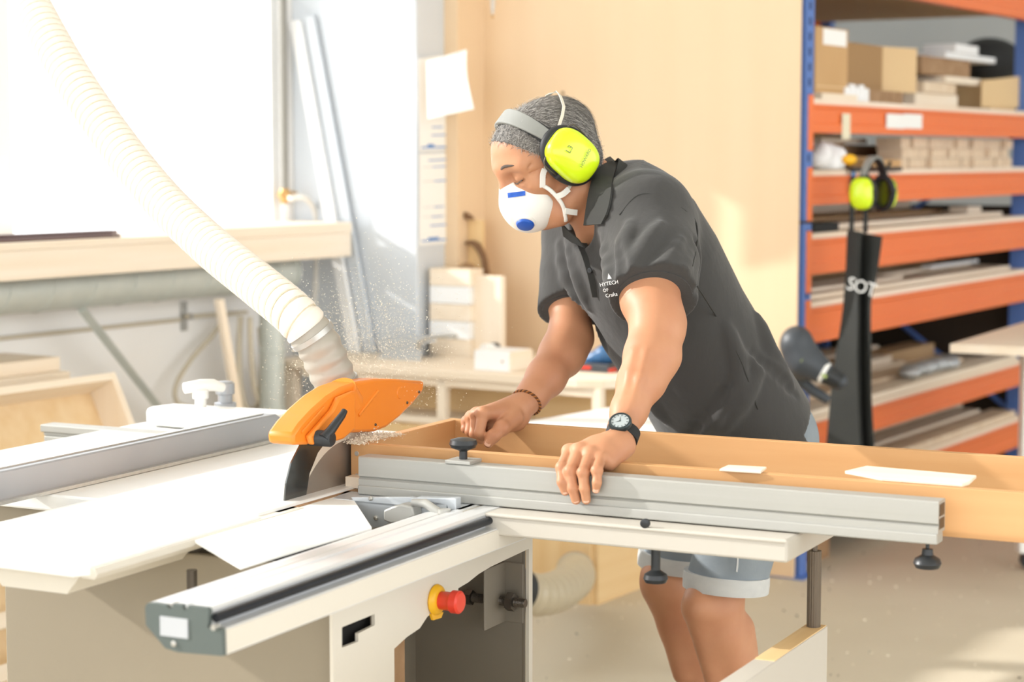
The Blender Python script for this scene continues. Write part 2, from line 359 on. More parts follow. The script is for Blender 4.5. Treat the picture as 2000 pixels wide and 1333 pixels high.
# ================================================================== TABLE SAW (frame A)
ZT = .84
saw = thing('table_saw', 'white sliding table saw with orange blade guard in the foreground', 'table saw', (-1.9, 2.9, 0), A)
part(saw, 'front_panel', M().box(-2.2, -1.56, 2.52, 2.535, .04, .80), 'cabinet_grey', bev=.003)
part(saw, 'left_panel', M().box(-2.2, -2.185, 2.535, 3.5, .04, .80), 'cabinet_grey')
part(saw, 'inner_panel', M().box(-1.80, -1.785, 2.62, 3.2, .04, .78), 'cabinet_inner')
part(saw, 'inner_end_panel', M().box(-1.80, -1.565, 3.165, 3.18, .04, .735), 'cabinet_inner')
part(saw, 'panel_seam', M().box(-1.786, -1.782, 2.99, 2.995, .06, .75), 'cream_paint')
part(saw, 'plinth', M().box(-2.18, -1.57, 2.54, 3.17, 0, .05), 'dark_steel')
part(saw, 'bridge_beam', M().box(-2.1, -1.8, 2.56, 3.6, .74, .812), 'cabinet_grey')
q = lambda x, y: PT(x, y, -1.55, A)
def qs(l): return [q(*p) for p in l]
zt0 = .745
def col(z): return z
s_m = q(700, 1230)[1]
slot = M()
# side plate, in two abutting pieces so that the slot is a real opening, with the large open bay to the right
sp = M()
bl, br, bz = 2.497, 3.178, .04
lp = [(bl, bz), (s_m, bz), (s_m, q(700, 1254)[2]), (q(668, 1266)[1], q(668, 1266)[2]), (q(668, 1226)[1], q(668, 1226)[2]), (s_m, q(700, 1213)[2]), (s_m, zt0), (bl, zt0)]
o1 = [q(770, 1268), q(795, 1245), q(820, 1228), q(835, 1205), q(870, 1180), q(895, 1165), q(895, 1150), q(915, 1138), q(935, 1122), q(958, 1108), q(1032, 1073)]
rp = [(s_m, bz), (o1[0][1], bz)] + [(p[1], p[2]) for p in o1] + [(q(1033, 1073)[1], q(1033, 1073)[2]), (q(1033, 1073)[1], bz), (br, bz), (br, zt0), (s_m, zt0), (s_m, q(700, 1213)[2]), (q(732, 1200)[1], q(732, 1200)[2]), (q(732, 1222)[1], q(732, 1222)[2]), (s_m, q(700, 1238)[2])]
for poly in (lp, rp): sp.prism([(-1.556, s, z) for s, z in poly], (.006, 0, 0))
part(saw, 'side_plate', sp, 'cream_paint', label='cream steel side plate with cut-outs')
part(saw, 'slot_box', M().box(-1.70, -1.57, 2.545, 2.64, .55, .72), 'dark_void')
part(saw, 'dust_pile', M().lathe([(0, 0), (.035, 0), (.02, .012), (0, .016)], (-1.56, 3.1, .745), (0, 0, 1), 12), 'yellow_plastic') if False else None
st_ = part(saw, 'emergency_stop', M().lathe([(.024, 0), (.026, .003), (.024, .008), (.019, .012)], q(849, 1172), (1, 0, 0)), 'yellow_plastic', smooth=40)
part(st_, 'push_button', M().lathe([(.015, .010), (.0155, .03), (.019, .034), (.019, .046), (.016, .049), (0, .05)], q(849, 1172), (1, 0, 0)), 'red_plastic', smooth=40)
part(st_, 'mounting_tab', M().prism([q(838, 1200), q(862, 1196), q(858, 1207), q(842, 1212)], (.004, 0, 0)), 'yellow_plastic')
r0, r1 = np.array([-1.71, 3.14, q(1035, 1173)[2]]), np.array([-1.545, 3.14, q(1035, 1173)[2]])
rod = part(saw, 'threaded_rod', M().tube([r0 + (r1-r0)*i/120 for i in range(121)], [.0075 + .0012*(i % 2) for i in range(121)], 12), 'dark_steel')
part(rod, 'hex_nut', M().lathe([(.014, 0), (.014, .012)], r0 + (r1-r0)*.28, (1, 0, 0), 6), 'dark_steel')
part(rod, 'hex_nut', M().lathe([(.017, 0), (.017, .014)], r0 + (r1-r0)*.78, (1, 0, 0), 6), 'dark_steel')
part(saw, 'rod_bracket', M().box(-1.60, -1.596, 3.08, 3.165, .58, .69).box(-1.60, -1.56, 3.16, 3.166, .58, .69), 'cabinet_inner', bev=.002)
for (x, y) in ((820, 1200), (665, 1240), (1020, 1075), (812, 1318), (1008, 1325)):
    pass
for (s, z) in ((2.72, .52), (2.9, .6), (3.08, .5)): part(saw, 'bolt', M().lathe([(.006, 0), (.006, .004), (.003, .006)], (-1.785, s, z), (1, 0, 0), 10), 'steel', smooth=40)
part(saw, 'inner_cable', M().tube(smooth_path([(-1.60, 2.70, .60), (-1.60, 2.74, .61), (-1.61, 2.79, .64), (-1.62, 2.83, .68)], 16), .004, 8), 'cable_white', smooth=180)
part(saw, 'wood_shim', M().box(-1.70, -1.60, 2.69, 2.80, .04, .645), 'old_wood')
# tables
part(saw, 'main_table', M().box(-2.655, -1.80, 2.67, 3.62, ZT-.03, ZT), 'table_white', bev=.004)
part(saw, 'front_table', M().prism([(-2.135, 2.66, ZT-.016), (-2.135, 2.215, ZT-.016), (-1.80, 2.205, ZT-.016), (-1.785, 2.225, ZT-.016), (-1.785, 2.66, ZT-.016)], (0, 0, .015)), 'table_white', bev=.003)
part(saw, 'table_edge_profile', M().prism([(-1.80, 2.225, ZT-.02), (-1.778, 2.225, ZT-.02), (-1.772, 2.225, ZT-.012), (-1.778, 2.225, ZT-.004), (-1.80, 2.225, ZT-.004)], (0, .55, 0)), 'cream_paint')
part(saw, 'table_skirt', M().prism([(-1.99, 2.24, ZT-.016), (-1.81, 2.24, ZT-.016), (-1.84, 2.24, ZT-.05), (-1.96, 2.24, ZT-.05)], (0, .42, 0)), 'cream_paint')
part(saw, 'left_skirt', M().box(-2.64, -2.14, 2.69, 2.70, ZT-.11, ZT-.03), 'cabinet_grey')
zp = lambda x, y, z: PZ(x, y, z, A)
gp = [PZ(x, y, .835, A) for x, y in ((380, 1056), (430, 1034), (560, 990), (640, 963), (682, 963), (726, 1031), (600, 1068), (470, 1108))]
part(saw, 'chip_cover', M().prism(gp, (0, 0, -.004)), 'white_metal', label='white sheet cover between table and rail')
part(saw, 'cover_slot', M().box(-1.655, -1.651, 2.47, 2.53, .8365, .8385), 'dark_void') if False else None
part(saw, 'cover_shade', M().box(-1.73, -1.60, 2.56, 2.575, .785, .828), 'dark_void')  # black block painting the shade in the recess under the cover
part(saw, 'bracket_bolt', M().cyl((-1.75, 2.42, .765), (-1.75, 2.42, .80), .008, 10), 'dark_steel')
part(saw, 'table_insert', M().box(-1.845, -1.79, 2.72, 3.4, .815, .836), 'old_wood')
for i in range(3): part(saw, 'insert_slot', M().box(-1.842, -1.793, 2.712 + i*.001, 2.716, .82, .834), 'rail_dark') if i == 0 else None
# sliding rail
sec = [(-1.589, .826), (-1.586, .832), (-1.575, .834), (-1.556, .833), (-1.550, .829), (-1.546, .829), (-1.544, .836), (-1.530, .836), (-1.528, .830), (-1.522, .830), (-1.520, .836), (-1.490, .836), (-1.487, .832), (-1.489, .810), (-1.467, .810), (-1.466, .775), (-1.537, .772), (-1.557, .775), (-1.588, .803)]
rail = part(saw, 'sliding_rail', M().prism([(t, 2.1, z) for t, z in sec], (0, 1.9, 0)), 'rail_silver')
ec = part(rail, 'end_cap', M().prism([(t, 2.092, z) for t, z in sec], (0, .0085, 0)), 'endcap')
part(rail, 'guide_rod', M().cyl((-1.4815, 2.10, .822), (-1.4815, 4.0, .822), .0065, 14), 'rail_dark', smooth=60)
part(rail, 'nameplate', M().box(-1.564, -1.520, 2.0905, 2.092, .792, .818), 'paper_grey')
part(rail, 'cap_screw', M().lathe([(.004, 0), (.004, .002), (.002, .003)], (-1.5425, 2.092, .783), (0, -1, 0), 12), 'steel', smooth=40)
part(rail, 'side_profile', M().box(-1.467, -1.4645, 2.1, 4.0, .777, .808), 'cream_paint')
part(rail, 'clamp_screw', M().cyl((-1.478, 2.088, .812), (-1.478, 2.1, .812), .004, 10), 'steel')
# blade, riving knife, guard
TB = -1.832; bc = np.array([TB, 3.0, .735])
teeth = M(); nT = 60; rb = .205
for i in range(nT):
    a0 = 2*math.pi*i/nT; a1 = a0 + 2*math.pi/nT*.72
    teeth.prism([bc + np.array([-.0022, math.cos(a0)*(rb-.014), math.sin(a0)*(rb-.014)]), bc + np.array([-.0022, math.cos(a0)*rb, math.sin(a0)*rb]), bc + np.array([-.0022, math.cos(a1)*(rb-.003), math.sin(a1)*(rb-.003)]), bc + np.array([-.0022, math.cos(a1)*(rb-.014), math.sin(a1)*(rb-.014)])], (.0044, 0, 0))
rim = M().lathe([(rb-.022, -.0019), (rb-.004, -.0019), (rb-.004, .0019), (rb-.022, .0019), (rb-.022, -.0019)], bc, (1, 0, 0), 72)  # cream rim puts the sunlit blur of the teeth into colour
teeth.join(rim)
bl_ = part(saw, 'saw_blade', M().lathe([(.0, -.0015), (rb-.013, -.0015), (rb-.013, .0015), (0, .0015)], bc, (1, 0, 0), 64), 'blade_steel', label='round steel saw blade')
part(bl_, 'tooth_ring', teeth, 'carbide_glint')
kn = lambda x, y: PT(x, y, TB, A)
part(saw, 'riving_knife', M().prism([kn(x, y) for x, y in ((553, 985), (556, 945), (566, 905), (585, 868), (640, 855), (618, 885), (602, 925), (594, 975), (592, 985))], (.003, 0, 0)), 'knife_steel', label='curved steel riving knife')
GT = -1.805; gk = lambda x, y: PT(x, y, GT, A)
hood = [(574, 870), (572, 849), (588, 826), (612, 800), (640, 775), (668, 757), (700, 746), (735, 741), (775, 741), (830, 745), (828, 764), (808, 789), (782, 815), (755, 836), (735, 844), (690, 846), (652, 860), (640, 862), (618, 869)]
gd = part(saw, 'blade_guard', M().prism([gk(*p) for p in hood], (-.052, 0, 0)), 'orange_guard', bev=.006, smooth=40, label='orange plastic blade guard hood')
ridge = M().prism([gk(x, y) for x, y in ((660, 858), (636, 864), (600, 869), (594, 852), (640, 800), (652, 776), (684, 762), (684, 838))], (.012, 0, 0))
part(gd, 'raised_cheek', ridge, 'orange_guard', bev=.004, smooth=40)
part(gd, 'groove', M().tube([gk(588, 846) + (.001, 0, 0), gk(632, 796) + (.001, 0, 0)], .0025, 6), 'orange_guard')
part(gd, 'moulded_recess', M().lathe([(.012, -.001), (.010, .0015), (.0, .0015)], gk(781, 768), (1, 0, 0), 16), 'orange_guard', smooth=40)
part(gd, 'moulded_rib', M().tube([gk(700, 812), gk(738, 764)], .003, 8), 'orange_guard', smooth=60)
for (x, y) in ((818, 766), (795, 787), (733, 830)): part(gd, 'rivet', M().lathe([(.003, 0), (.002, .002)], gk(x, y), (1, 0, 0), 8), 'dark_steel')
lv = part(saw, 'clamp_lever', M().tube([PT(632, 857, -1.775, A), PT(645, 843, -1.77, A), PT(668, 812, -1.765, A), PT(673, 803, -1.765, A)], [.0095, .0085, .0065, .0055], 14), 'black_plastic', smooth=60)
part(lv, 'lever_hub', M().lathe([(.014, -.03), (.014, .012), (.011, .016), (0, .017)], PT(634, 857, -1.78, A), (1, 0, 0), 20), 'black_plastic', smooth=40)
part(saw, 'hose_port', M().tube([PT(676, 790, -1.83, A), PT(662, 765, -1.83, A)], .032, 24), 'orange_guard', smooth=60)
# fence guide bar at the far left of the table
gb = PZ(78, 836, .835, A)
part(saw, 'fence_guide_bar', M().prism([(gb[0], gb[1], .842), (gb[0], gb[1], .83), (gb[0]+.012, gb[1], .826), (gb[0]+.014, gb[1], .818), (gb[0]+.03, gb[1], .800), (gb[0]+.06, gb[1]+.0, .800)][:4] + [(gb[0]+.03, gb[1], .80)], (0, .04, 0)), 'aluminium_matt') if False else None
part(saw, 'fence_guide_bar', M().box(gb[0], gb[0]+.6, gb[1], gb[1]+.045, .826, .842).box(gb[0]+.006, gb[0]+.6, gb[1]+.004, gb[1]+.041, .818, .826).box(gb[0]+.01, gb[0]+.6, gb[1]+.0, gb[1]+.045, .795, .818), 'aluminium_matt', bev=.002)

# rip fence
TF = -2.235
rf = thing('rip_fence', 'long grey aluminium rip fence lying across the white saw table', 'rip fence', (TF-.03, 2.9, ZT), A)
e0, e1 = 2.42, 3.49
part(rf, 'fence_plate', M().prism([(TF, e0, ZT+.001), (TF, e1, ZT+.001), (TF, e1-.10, ZT+.055), (TF, e0, ZT+.055)], (-.045, 0, 0)), 'fence_face', bev=.003)
part(rf, 'base_lip', M().box(TF, TF+.012, e0, e1-.01, ZT+.001, ZT+.007), 'aluminium')
part(rf, 'top_slot', M().box(TF-.03, TF-.018, e0, e1-.12, ZT+.0545, ZT+.0575), 'aluminium')
hub = PZ(395, 838, ZT, A)
part(rf, 'clamp_casting', M().prism([(hub[0]-.13, hub[1]-.03, ZT+.002), (TF-.03, hub[1]-.05, ZT+.002), (TF-.03, hub[1]+.07, ZT+.002), (hub[0]-.11, hub[1]+.05, ZT+.002)], (0, 0, .042)), 'white_metal', bev=.012, smooth=50)
for nm, (x, y), r, z0, z1, mt in (('lock_handle', (392, 800), .012, .03, .078, 'white_metal'), ('scale_lens_post', (440, 800), .016, .03, .085, 'fence_face')):
    c = PT(x, y, hub[0]-.02, A); c[2] = ZT
    hp = part(rf, nm, M().lathe([(r+.008, z0), (r+.008, z0+.012), (r, z0+.014), (r, z0+.03), (r+.005, z0+.032), (r+.005, z1), (r, z1+.004), (0, z1+.005)], c, (0, 0, 1), 20), mt, smooth=40)
    if nm == 'lock_handle':
        part(hp, 'handle_bar', M().tube([c + (-.02, -.03, .086), c + (0, 0, .09), c + (.012, .03, .088), c + (.02, .055, .08)], [.012, .013, .013, .010], 12), 'white_metal', smooth=60)
# ------------------------------------------------------------------ cross-cut outrigger
ct = thing('crosscut_outrigger', 'white cross-cut outrigger with silver fence, carried on the sliding rail', 'cross-cut table', (-1.4, 3.0, .0), A)
SF = 2.93
f0, f1 = PS(700, 900, SF, A)[0], PS(1833, 990, SF, A)[0]
fz0, fz1 = .8525, .902
fsec = [(SF, fz0), (SF+.040, fz0), (SF+.040, fz1-.001), (SF+.036, fz1), (SF+.002, fz1), (SF, fz1-.002), (SF, fz0+.016), (SF+.004, fz0+.013), (SF, fz0+.010)]
fe = part(ct, 'crosscut_fence', M().prism([(f0, s, z) for s, z in fsec], (f1-f0, 0, 0)), 'aluminium_matt', label='silver aluminium fence bar')
part(fe, 'fence_foot', M().box(f0, f1, SF-.004, SF+.030, .8365, .8525), 'aluminium_matt', bev=.002)
for (a0, b0) in ((.006, .022), (.026, .044)): part(fe, 'end_recess', M().box(f1-.001, f1+.0008, SF+.006, SF+.034, fz0+a0, fz0+b0), 'dark_steel')
kb = PS(905, 905, SF+.02, A)
kn_ = part(ct, 'fence_knob', M().lathe([(.007, 0), (.007, .014), (.011, .016), (.021, .020), (.024, .026), (.022, .033), (.012, .036), (0, .037)], (kb[0], SF+.02, fz1+.006), (0, 0, 1), 24), 'black_plastic', smooth=40)
part(kn_, 'slide_plate', M().box(kb[0]-.024, kb[0]+.024, SF-.002, SF+.042, fz1, fz1+.006), 'aluminium_matt', bev=.001)
# tray that carries the workpiece
t0, t1 = PS(885, 1000, 2.875, A)[0], PS(1538, 1055, 2.875, A)[0]
part(ct, 'support_tray', M().box(t0, t1, 2.875, 3.33, .798, .8345), 'tray_paint', bev=.004, label='white support tray')
part(ct, 'front_bar_lip', M().box(t0, t1, 2.871, 2.876, .829, .8345), 'tray_paint', bev=.002)
hb = PS(1260, 1023, 2.874, A); part(ct, 'plug', M().lathe([(.0075, -.004), (.0075, .003), (.005, .004), (0, .004)], hb, (0, -1, 0), 16), 'black_plastic', smooth=40)
k1 = PS(1281, 1060, 2.90, A)
part(ct, 'clamp_knob', M().lathe([(.0075, .0), (.0075, -.036), (.010, -.038), (.018, -.043), (.020, -.050), (.017, -.056), (0, -.057)], (k1[0], 2.90, .798), (0, 0, 1), 24), 'black_plastic', smooth=40)
k2 = PS(1812, 1062, 2.95, A)
part(ct, 'clamp_knob', M().lathe([(.003, .006), (.003, -.006), (.008, -.007), (.009, -.016), (.019, -.022), (.0215, -.029), (.018, -.036), (0, -.037)], (k2[0], 2.95, .832), (0, 0, 1), 24), 'black_plastic', smooth=40)
# carriage plate, bracket, lever
cp = lambda x, y, s=2.875: PS(x, y, s, A)
part(ct, 'carriage_plate', M().prism([cp(*p) for p in ((685, 972), (800, 972), (872, 985), (872, 1012), (850, 1022), (765, 1020), (748, 1028), (727, 1032))], (0, .012, 0)), 'sheet_metal', bev=.001)
part(ct, 'carriage_top', M().prism([(cp(660, 965)[0]-.01, 2.875, .836), (cp(900, 965)[0], 2.875, .836), (cp(900, 965)[0], 2.95, .836), (cp(660, 965)[0]-.03, 2.95, .836)], (0, 0, -.005)), 'sheet_metal', bev=.001)
for (x, y) in ((725, 974), (735, 1012)): part(ct, 'bolt', M().lathe([(.0042, 0), (.004, .003), (.002, .005), (0, .005)], cp(x, y), (0, -1, 0), 12), 'steel', smooth=40)
cl = part(ct, 'clamp_block', M().prism([cp(*p) for p in ((766, 992), (785, 984), (800, 980), (822, 985), (826, 1004), (800, 1016), (780, 1018), (766, 1012))], (0, -.03, 0)), 'aluminium_matt', bev=.003, smooth=50)
part(cl, 'lever_arm', M().tube([cp(806, 982, 2.852), cp(830, 984, 2.85), cp(855, 999, 2.85), cp(872, 1012, 2.85)], [.006, .008, .007, .006], 10), 'aluminium_matt', smooth=60)
part(cl, 'pivot', M().cyl(cp(868, 1035, 2.85), cp(868, 995, 2.85), .0105, 18), 'aluminium_matt', smooth=50)
part(cl, 'pivot_bolt', M().lathe([(.005, 0), (.004, .003), (0, .004)], cp(856, 1009, 2.838), (0, -1, 0), 10), 'steel', smooth=40)
part(ct, 'tray_bracket', M().prism([cp(*p) for p in ((812, 972), (890, 974), (890, 1004), (878, 1004), (872, 988), (830, 990), (815, 984))], (0, .02, 0)), 'sheet_metal', bev=.002)
sh = cp(868, 1040, 2.86)
part(ct, 'rail_shoe', M().box(sh[0]-.013, sh[0]+.015, 2.85, 3.12, .811, .828), 'aluminium_matt', bev=.002)
# telescopic leg on the swing arm
pz = np.array([PS(1589, 1225, 3.1, A)[0], 3.1, 0]); az = PS(1589, 1225, 3.1, A)[2]
pm = M()
for k in range(24): pass
prof = [(.0108 + (.0007 if j % 2 else 0)) for j in range(36)]
ring = [(prof[j]*math.cos(2*math.pi*j/36), prof[j]*math.sin(2*math.pi*j/36)) for j in range(36)]
part(ct, 'leg_post', M().prism([(pz[0]+x, pz[1]+y, az) for x, y in ring], (0, 0, .775-az)).cyl((pz[0], pz[1], .775), (pz[0], pz[1], .80), .005, 10), 'post_steel', label='brown-grey fluted steel post')
arm0, arm1 = pz[0]-.018, pz[0]+.018
arm = part(ct, 'swing_arm', M().box(arm0, arm1, 1.9, 3.12, az-.22, az-.001), 'tray_paint', bev=.002)
part(arm, 'arm_top', M().box(arm0+.002, arm1-.002, 2.86, 3.118, az-.001, az+.0005), 'plywood')
part(ct, 'arm_hinge', M().box(-1.54, arm0+.01, 2.62, 2.70, .45, .5), 'white_metal')
# ------------------------------------------------------------------ workpiece: long drawer frame
bx0, bx1, sb0, sb1, zb0, zb1 = -1.822, -.1, 3.0, 3.375, .8365, .913
wb_ = thing('drawer_frame', 'long beech drawer frame being cut on the saw', 'wooden frame', (-1.0, 3.19, zb0), A)
part(wb_, 'front_board', M().box(bx0, bx1, sb0, sb0+.019, zb0, zb1), 'beech_x', bev=.001)
part(wb_, 'back_board', M().box(bx0, bx1, sb1-.019, sb1, zb0, zb1), 'beech_x', bev=.001)
part(wb_, 'end_board', M().box(bx0, bx0+.019, sb0+.019, sb1-.019, zb0, zb1), 'beech_y', bev=.001)
part(wb_, 'end_board', M().box(bx1-.019, bx1, sb0+.019, sb1-.019, zb0, zb1), 'beech_y', bev=.001)
for z in (zb0+.018, zb0+.058): part(wb_, 'screw', M().lathe([(.0045, 0), (.004, .0008), (0, .001)], (bx0+.012, sb0, z), (0, -1, 0), 12), 'steel', smooth=40)
def plank(poly, z, th, name, label, material='pale_wood_x', cat='offcut', a=A):
    return single(name, label, cat, M().prism([tuple(PZ(x, y, z, a)[:2]) + (z,) for x, y in poly], (0, 0, th)), material, a, bev=.001)
plank([(1650, 926), (1692, 916), (1907, 935), (1893, 948), (1880, 952), (1722, 940)], zb1+.0005, .005, 'thin_offcut', 'thin pale offcut board lying across the front edge of the drawer frame')
plank([(1405, 921), (1422, 913), (1497, 917), (1486, 926)], zb1+.0005, .004, 'thin_offcut', 'small pale offcut lying on the drawer frame right of the gripping hand')
wbk = PS(673, 935, 2.97, A)
single('wood_block', 'small pale wooden block beside the blade at the fence end', 'wood block', M().box(wbk[0], wbk[0]+.05, 2.972, 2.9985, .837, .857), 'pale_wood_x', A, bev=.001)
# ------------------------------------------------------------------ extraction hose
hp_ = [(674, 790, 3.575), (655, 748, 3.565), (640, 712, 3.56), (618, 668, 3.555), (575, 615, 3.56), (500, 553, 3.65), (410, 480, 3.78), (315, 388, 3.92), (225, 275, 4.05), (140, 150, 4.17), (70, 25, 4.3), (20, -80, 4.45), (-40, -300, 4.7)]
hpath = np.array(smooth_path([P(*p) for p in hp_], 400))
seg = np.r_[0, np.cumsum(np.linalg.norm(np.diff(hpath, axis=0), axis=1))]
hz = thing('extraction_hose', 'cream ribbed dust extraction hose hanging down to the orange guard', 'hose', loc(hpath[0], 0), 0)
def resample(a, b, step): 
    d = np.arange(a, b, step); return [np.array([np.interp(x, seg, hpath[:, i]) for i in range(3)]) for x in d], d
pts, d = resample(.155, seg[-1], .0016)
pitch = .0195
def helix_tube(pts, d, n=36):
    m = M(); v = []; up = np.array([0, 0, 1.])
    for i, (p, x) in enumerate(zip(pts, d)):
        tg = pts[min(i+1, len(pts)-1)] - pts[max(i-1, 0)]; tg = tg/np.linalg.norm(tg); up = np.array([0, 0, 1.]) - tg*tg[2]; up /= np.linalg.norm(up); sd = np.cross(tg, up)
        for j in range(n):
            a_ = 2*math.pi*j/n; ph = (x/pitch - j/n) % 1; q_ = min(ph, 1-ph)
            v.append(p + (up*math.cos(a_) + sd*math.sin(a_))*(.0412 - .0042*math.exp(-(q_/.14)**2)))
    m.v = [tuple(q_) for q_ in v]; m.f = [(i*n + j, i*n + (j+1) % n, (i+1)*n + (j+1) % n, (i+1)*n + j) for i in range(len(pts)-1) for j in range(n)]; return m
part(hz, 'hose_tube', helix_tube(pts, d), 'hose_cream', smooth=180)
cpts, d = resample(.022, .165, .0025)
part(hz, 'hose_cuff', M().tube(cpts, [.041 - .003*(1 + math.cos(2*math.pi*x/.026))/2 for x in d], 36), 'hose_grey', smooth=180, label='grey rubber hose cuff')
for x0 in (.035, .135):
    cc, dd = resample(x0, x0+.011, .0035); part(hz, 'hose_clamp', M().tube(cc, .0425, 36), 'steel', smooth=50)
hel = []
for x in np.arange(.165, seg[-1]-.05, pitch/16):
    p = np.array([np.interp(x, seg, hpath[:, j]) for j in range(3)]); p2 = np.array([np.interp(x + .01, seg, hpath[:, j]) for j in range(3)])
    tg = (p2-p)/np.linalg.norm(p2-p); up = np.array([0, 0, 1.])-tg*tg[2]; up /= np.linalg.norm(up); sd = np.cross(tg, up); a_ = 2*math.pi*x/pitch
    hel.append(p + (up*math.cos(a_) + sd*math.sin(a_))*.0385)
prt = M()
for i, x in enumerate(np.arange(.5, seg[-1]-.5, pitch)):
    p = np.array([np.interp(x + pitch*.5, seg, hpath[:, j]) for j in range(3)]); p2 = np.array([np.interp(x + pitch*.5 + .004, seg, hpath[:, j]) for j in range(3)])
    tg = (p2-p)/np.linalg.norm(p2-p); toc = CAM - p; up = np.array([0, 0, 1.])-tg*tg[2]; up /= np.linalg.norm(up); sd = np.cross(tg, up)
    for k in range(2):
        th = R(200 + 14*k + (i*7) % 11); n_ = up*math.cos(th) + sd*math.sin(th); e_ = np.cross(tg, n_); c = p + n_*.0409
        prt.prism([c + tg*a_*.0028 + e_*b_*.0026 for a_, b_ in ((-1, -1), (1, -1), (1, 1), (-1, 1))], n_*.0003)
part(hz, 'wire_spiral', M().tube(hel, .0017, 6), 'hose_print', smooth=180)
part(hz, 'printed_marks', prt, 'hose_print', kind='stuff')
# ================================================================== THE MAN
def unit(v): v = np.asarray(v, float); return v/np.linalg.norm(v)
man = thing('person', 'person in grey polo shirt and denim shorts leaning over the saw fence', 'person', (.45, 3.95, 0), 0)
def cylsub(F, a, b, r):
    """take a flat-ended cylinder out of the field"""
    a = np.asarray(a, float); b = np.asarray(b, float); L = np.linalg.norm(b-a); ax = (b-a)/L; mr = r + .02
    sl, g = F.sub(np.minimum(a, b) - mr, np.maximum(a, b) + mr)
    p = [g[i] - a[i] for i in range(3)]; t = p[0]*ax[0] + p[1]*ax[1] + p[2]*ax[2]; q_ = [p[i] - t*ax[i] for i in range(3)]
    d = np.maximum(np.sqrt(q_[0]**2 + q_[1]**2 + q_[2]**2) - r, np.maximum(-t, t - L)); F.mix(sl, d.astype(np.float32), 0, 'sub'); return F
# ---- head frame
yaw, pit = R(24), R(31)
hf0 = np.array([-math.cos(yaw), -math.sin(yaw), 0]); hl = np.array([math.sin(yaw), -math.cos(yaw), 0])
hf = hf0*math.cos(pit) + np.array([0, 0, -math.sin(pit)]); hu = hf0*math.sin(pit) + np.array([0, 0, math.cos(pit)])
HC = P(1066, 301, 3.81); HS = 1.04
def hd(x, y, z): return HC + HS*(x*hf + y*hl + z*hu)
HA = [hf, hl, hu]
# ---- torso frame
Pc, N = P(1440, 830, 3.95), P(1198, 392, 3.84)
tax = unit(N - Pc); lat = np.array([.39, -.92, 0]); lat = unit(lat - tax*(lat @ tax)); fro = np.cross(lat, tax); fro = fro if fro @ hf0 > 0 else -fro
TL = np.linalg.norm(N - Pc)
def tb_(x, y, t): return Pc + lat*x + fro*y + tax*t
# ---- joints
SL, EL, WL = P(1262, 432, 3.70), P(1282, 642, 3.50), P(1216, 838, 3.355)
SR, ER, WR = P(1140, 470, 4.0), P(1113, 652, 3.90), P(1024, 790, 3.765)
larm = [(SL, .06), (P(1272, 560, 3.57), .049), (P(1280, 610, 3.525), .045), (EL, .043), (P(1268, 695, 3.465), .0415), (P(1249, 750, 3.425), .0365), (P(1229, 802, 3.385), .029), (WL, .0245)]
rarm = [(SR, .06), (P(1117, 590, 3.945), .044), (ER, .039), (P(1097, 690, 3.87), .041), (P(1066, 738, 3.82), .036), (P(1040, 772, 3.785), .028), (WR, .0235)]
HLp, HRp = Pc + lat*.085 - np.array([0, 0, .02]), Pc - lat*.085 - np.array([0, 0, .02])
lleg = [(HLp, .07), (P(1442, 1000, 3.84), .06), (P(1414, 1100, 3.845), .053), (P(1397, 1160, 3.84), .0485), (P(1396, 1195, 3.83), .0480), (P(1408, 1245, 3.83), .0425), (P(1424, 1290, 3.845), .0425), (P(1432, 1340, 3.86), .0415), (np.array([.50, 3.93, .09]), .033)]
rleg = [(HRp, .07), (P(1365, 960, 4.07), .06), (P(1328, 1060, 4.075), .053), (P(1310, 1115, 4.065), .048), (P(1306, 1150, 4.05), .047), (P(1330, 1215, 4.07), .042), (P(1352, 1275, 4.09), .042), (P(1368, 1340, 4.10), .040), (np.array([.45, 4.17, .09]), .033)]
body = M()
# arms (to the wrist)
F = Field((-.02, 3.28, .86), (.42, 4.12, 1.46), .004)
for ch in (larm, rarm): F.chain([c for c, r in ch], [r for c, r in ch], .02)
F.cone(P(1313, 634, 3.515), P(1306, 650, 3.50), .017, .020, .03)                     # elbow bone
F.cone(P(1300, 700, 3.47), P(1275, 745, 3.44), .024, .018, .03)                      # forearm muscle
F.cone(P(1128, 668, 3.90), P(1108, 705, 3.87), .024, .018, .03)
F.cone(P(1248, 590, 3.55), P(1250, 520, 3.60), .03, .032, .03)
fvein = [P(1240, 690, 3.43), P(1232, 730, 3.40), P(1222, 775, 3.375)]
F.chain(fvein, [.006, .006, .005], .012)
F.chain([P(1262, 690, 3.42), P(1250, 740, 3.385), P(1232, 800, 3.355)], [.005, .005, .004], .012)
body.join(F.mesh())
# left hand on the fence
def fS(x, y, s): return wor(PS(x, y, s, A), A)
lw = fS(1207, 864, 3.035); WL2 = P(1229, 802, 3.385)
LM = [fS(1112, 884, 2.985), fS(1132, 882, 2.978), fS(1153, 889, 2.972), fS(1172, 899, 2.972)]
LP_ = [fS(1097, 914, 2.930), fS(1114, 921, 2.922), fS(1139, 924, 2.920), fS(1166, 920, 2.924)]
LD = [fS(1098, 942, 2.9165), fS(1119, 954, 2.9155), fS(1142, 955, 2.9155), fS(1166, 943, 2.9165)]
LT = [fS(1104, 960, 2.9185), fS(1125, 977, 2.9185), fS(1145, 977, 2.9185), fS(1164, 957, 2.9185)]
FH = Field(np.minimum.reduce(LT + LM + [lw, WL]) - .05, np.maximum.reduce(LT + LM + [lw, WL]) + .05, .0018)
FH.cone(WL2, WL, .029, .0245, .01); FH.cone(WL, lw, .0245, .0215, .010)
for i in range(4):
    r0 = (.0125, .013, .0122, .011)[i]
    FH.cone(lw + (LM[i]-lw)*.28, LM[i], .0160, r0 - .001, .016)
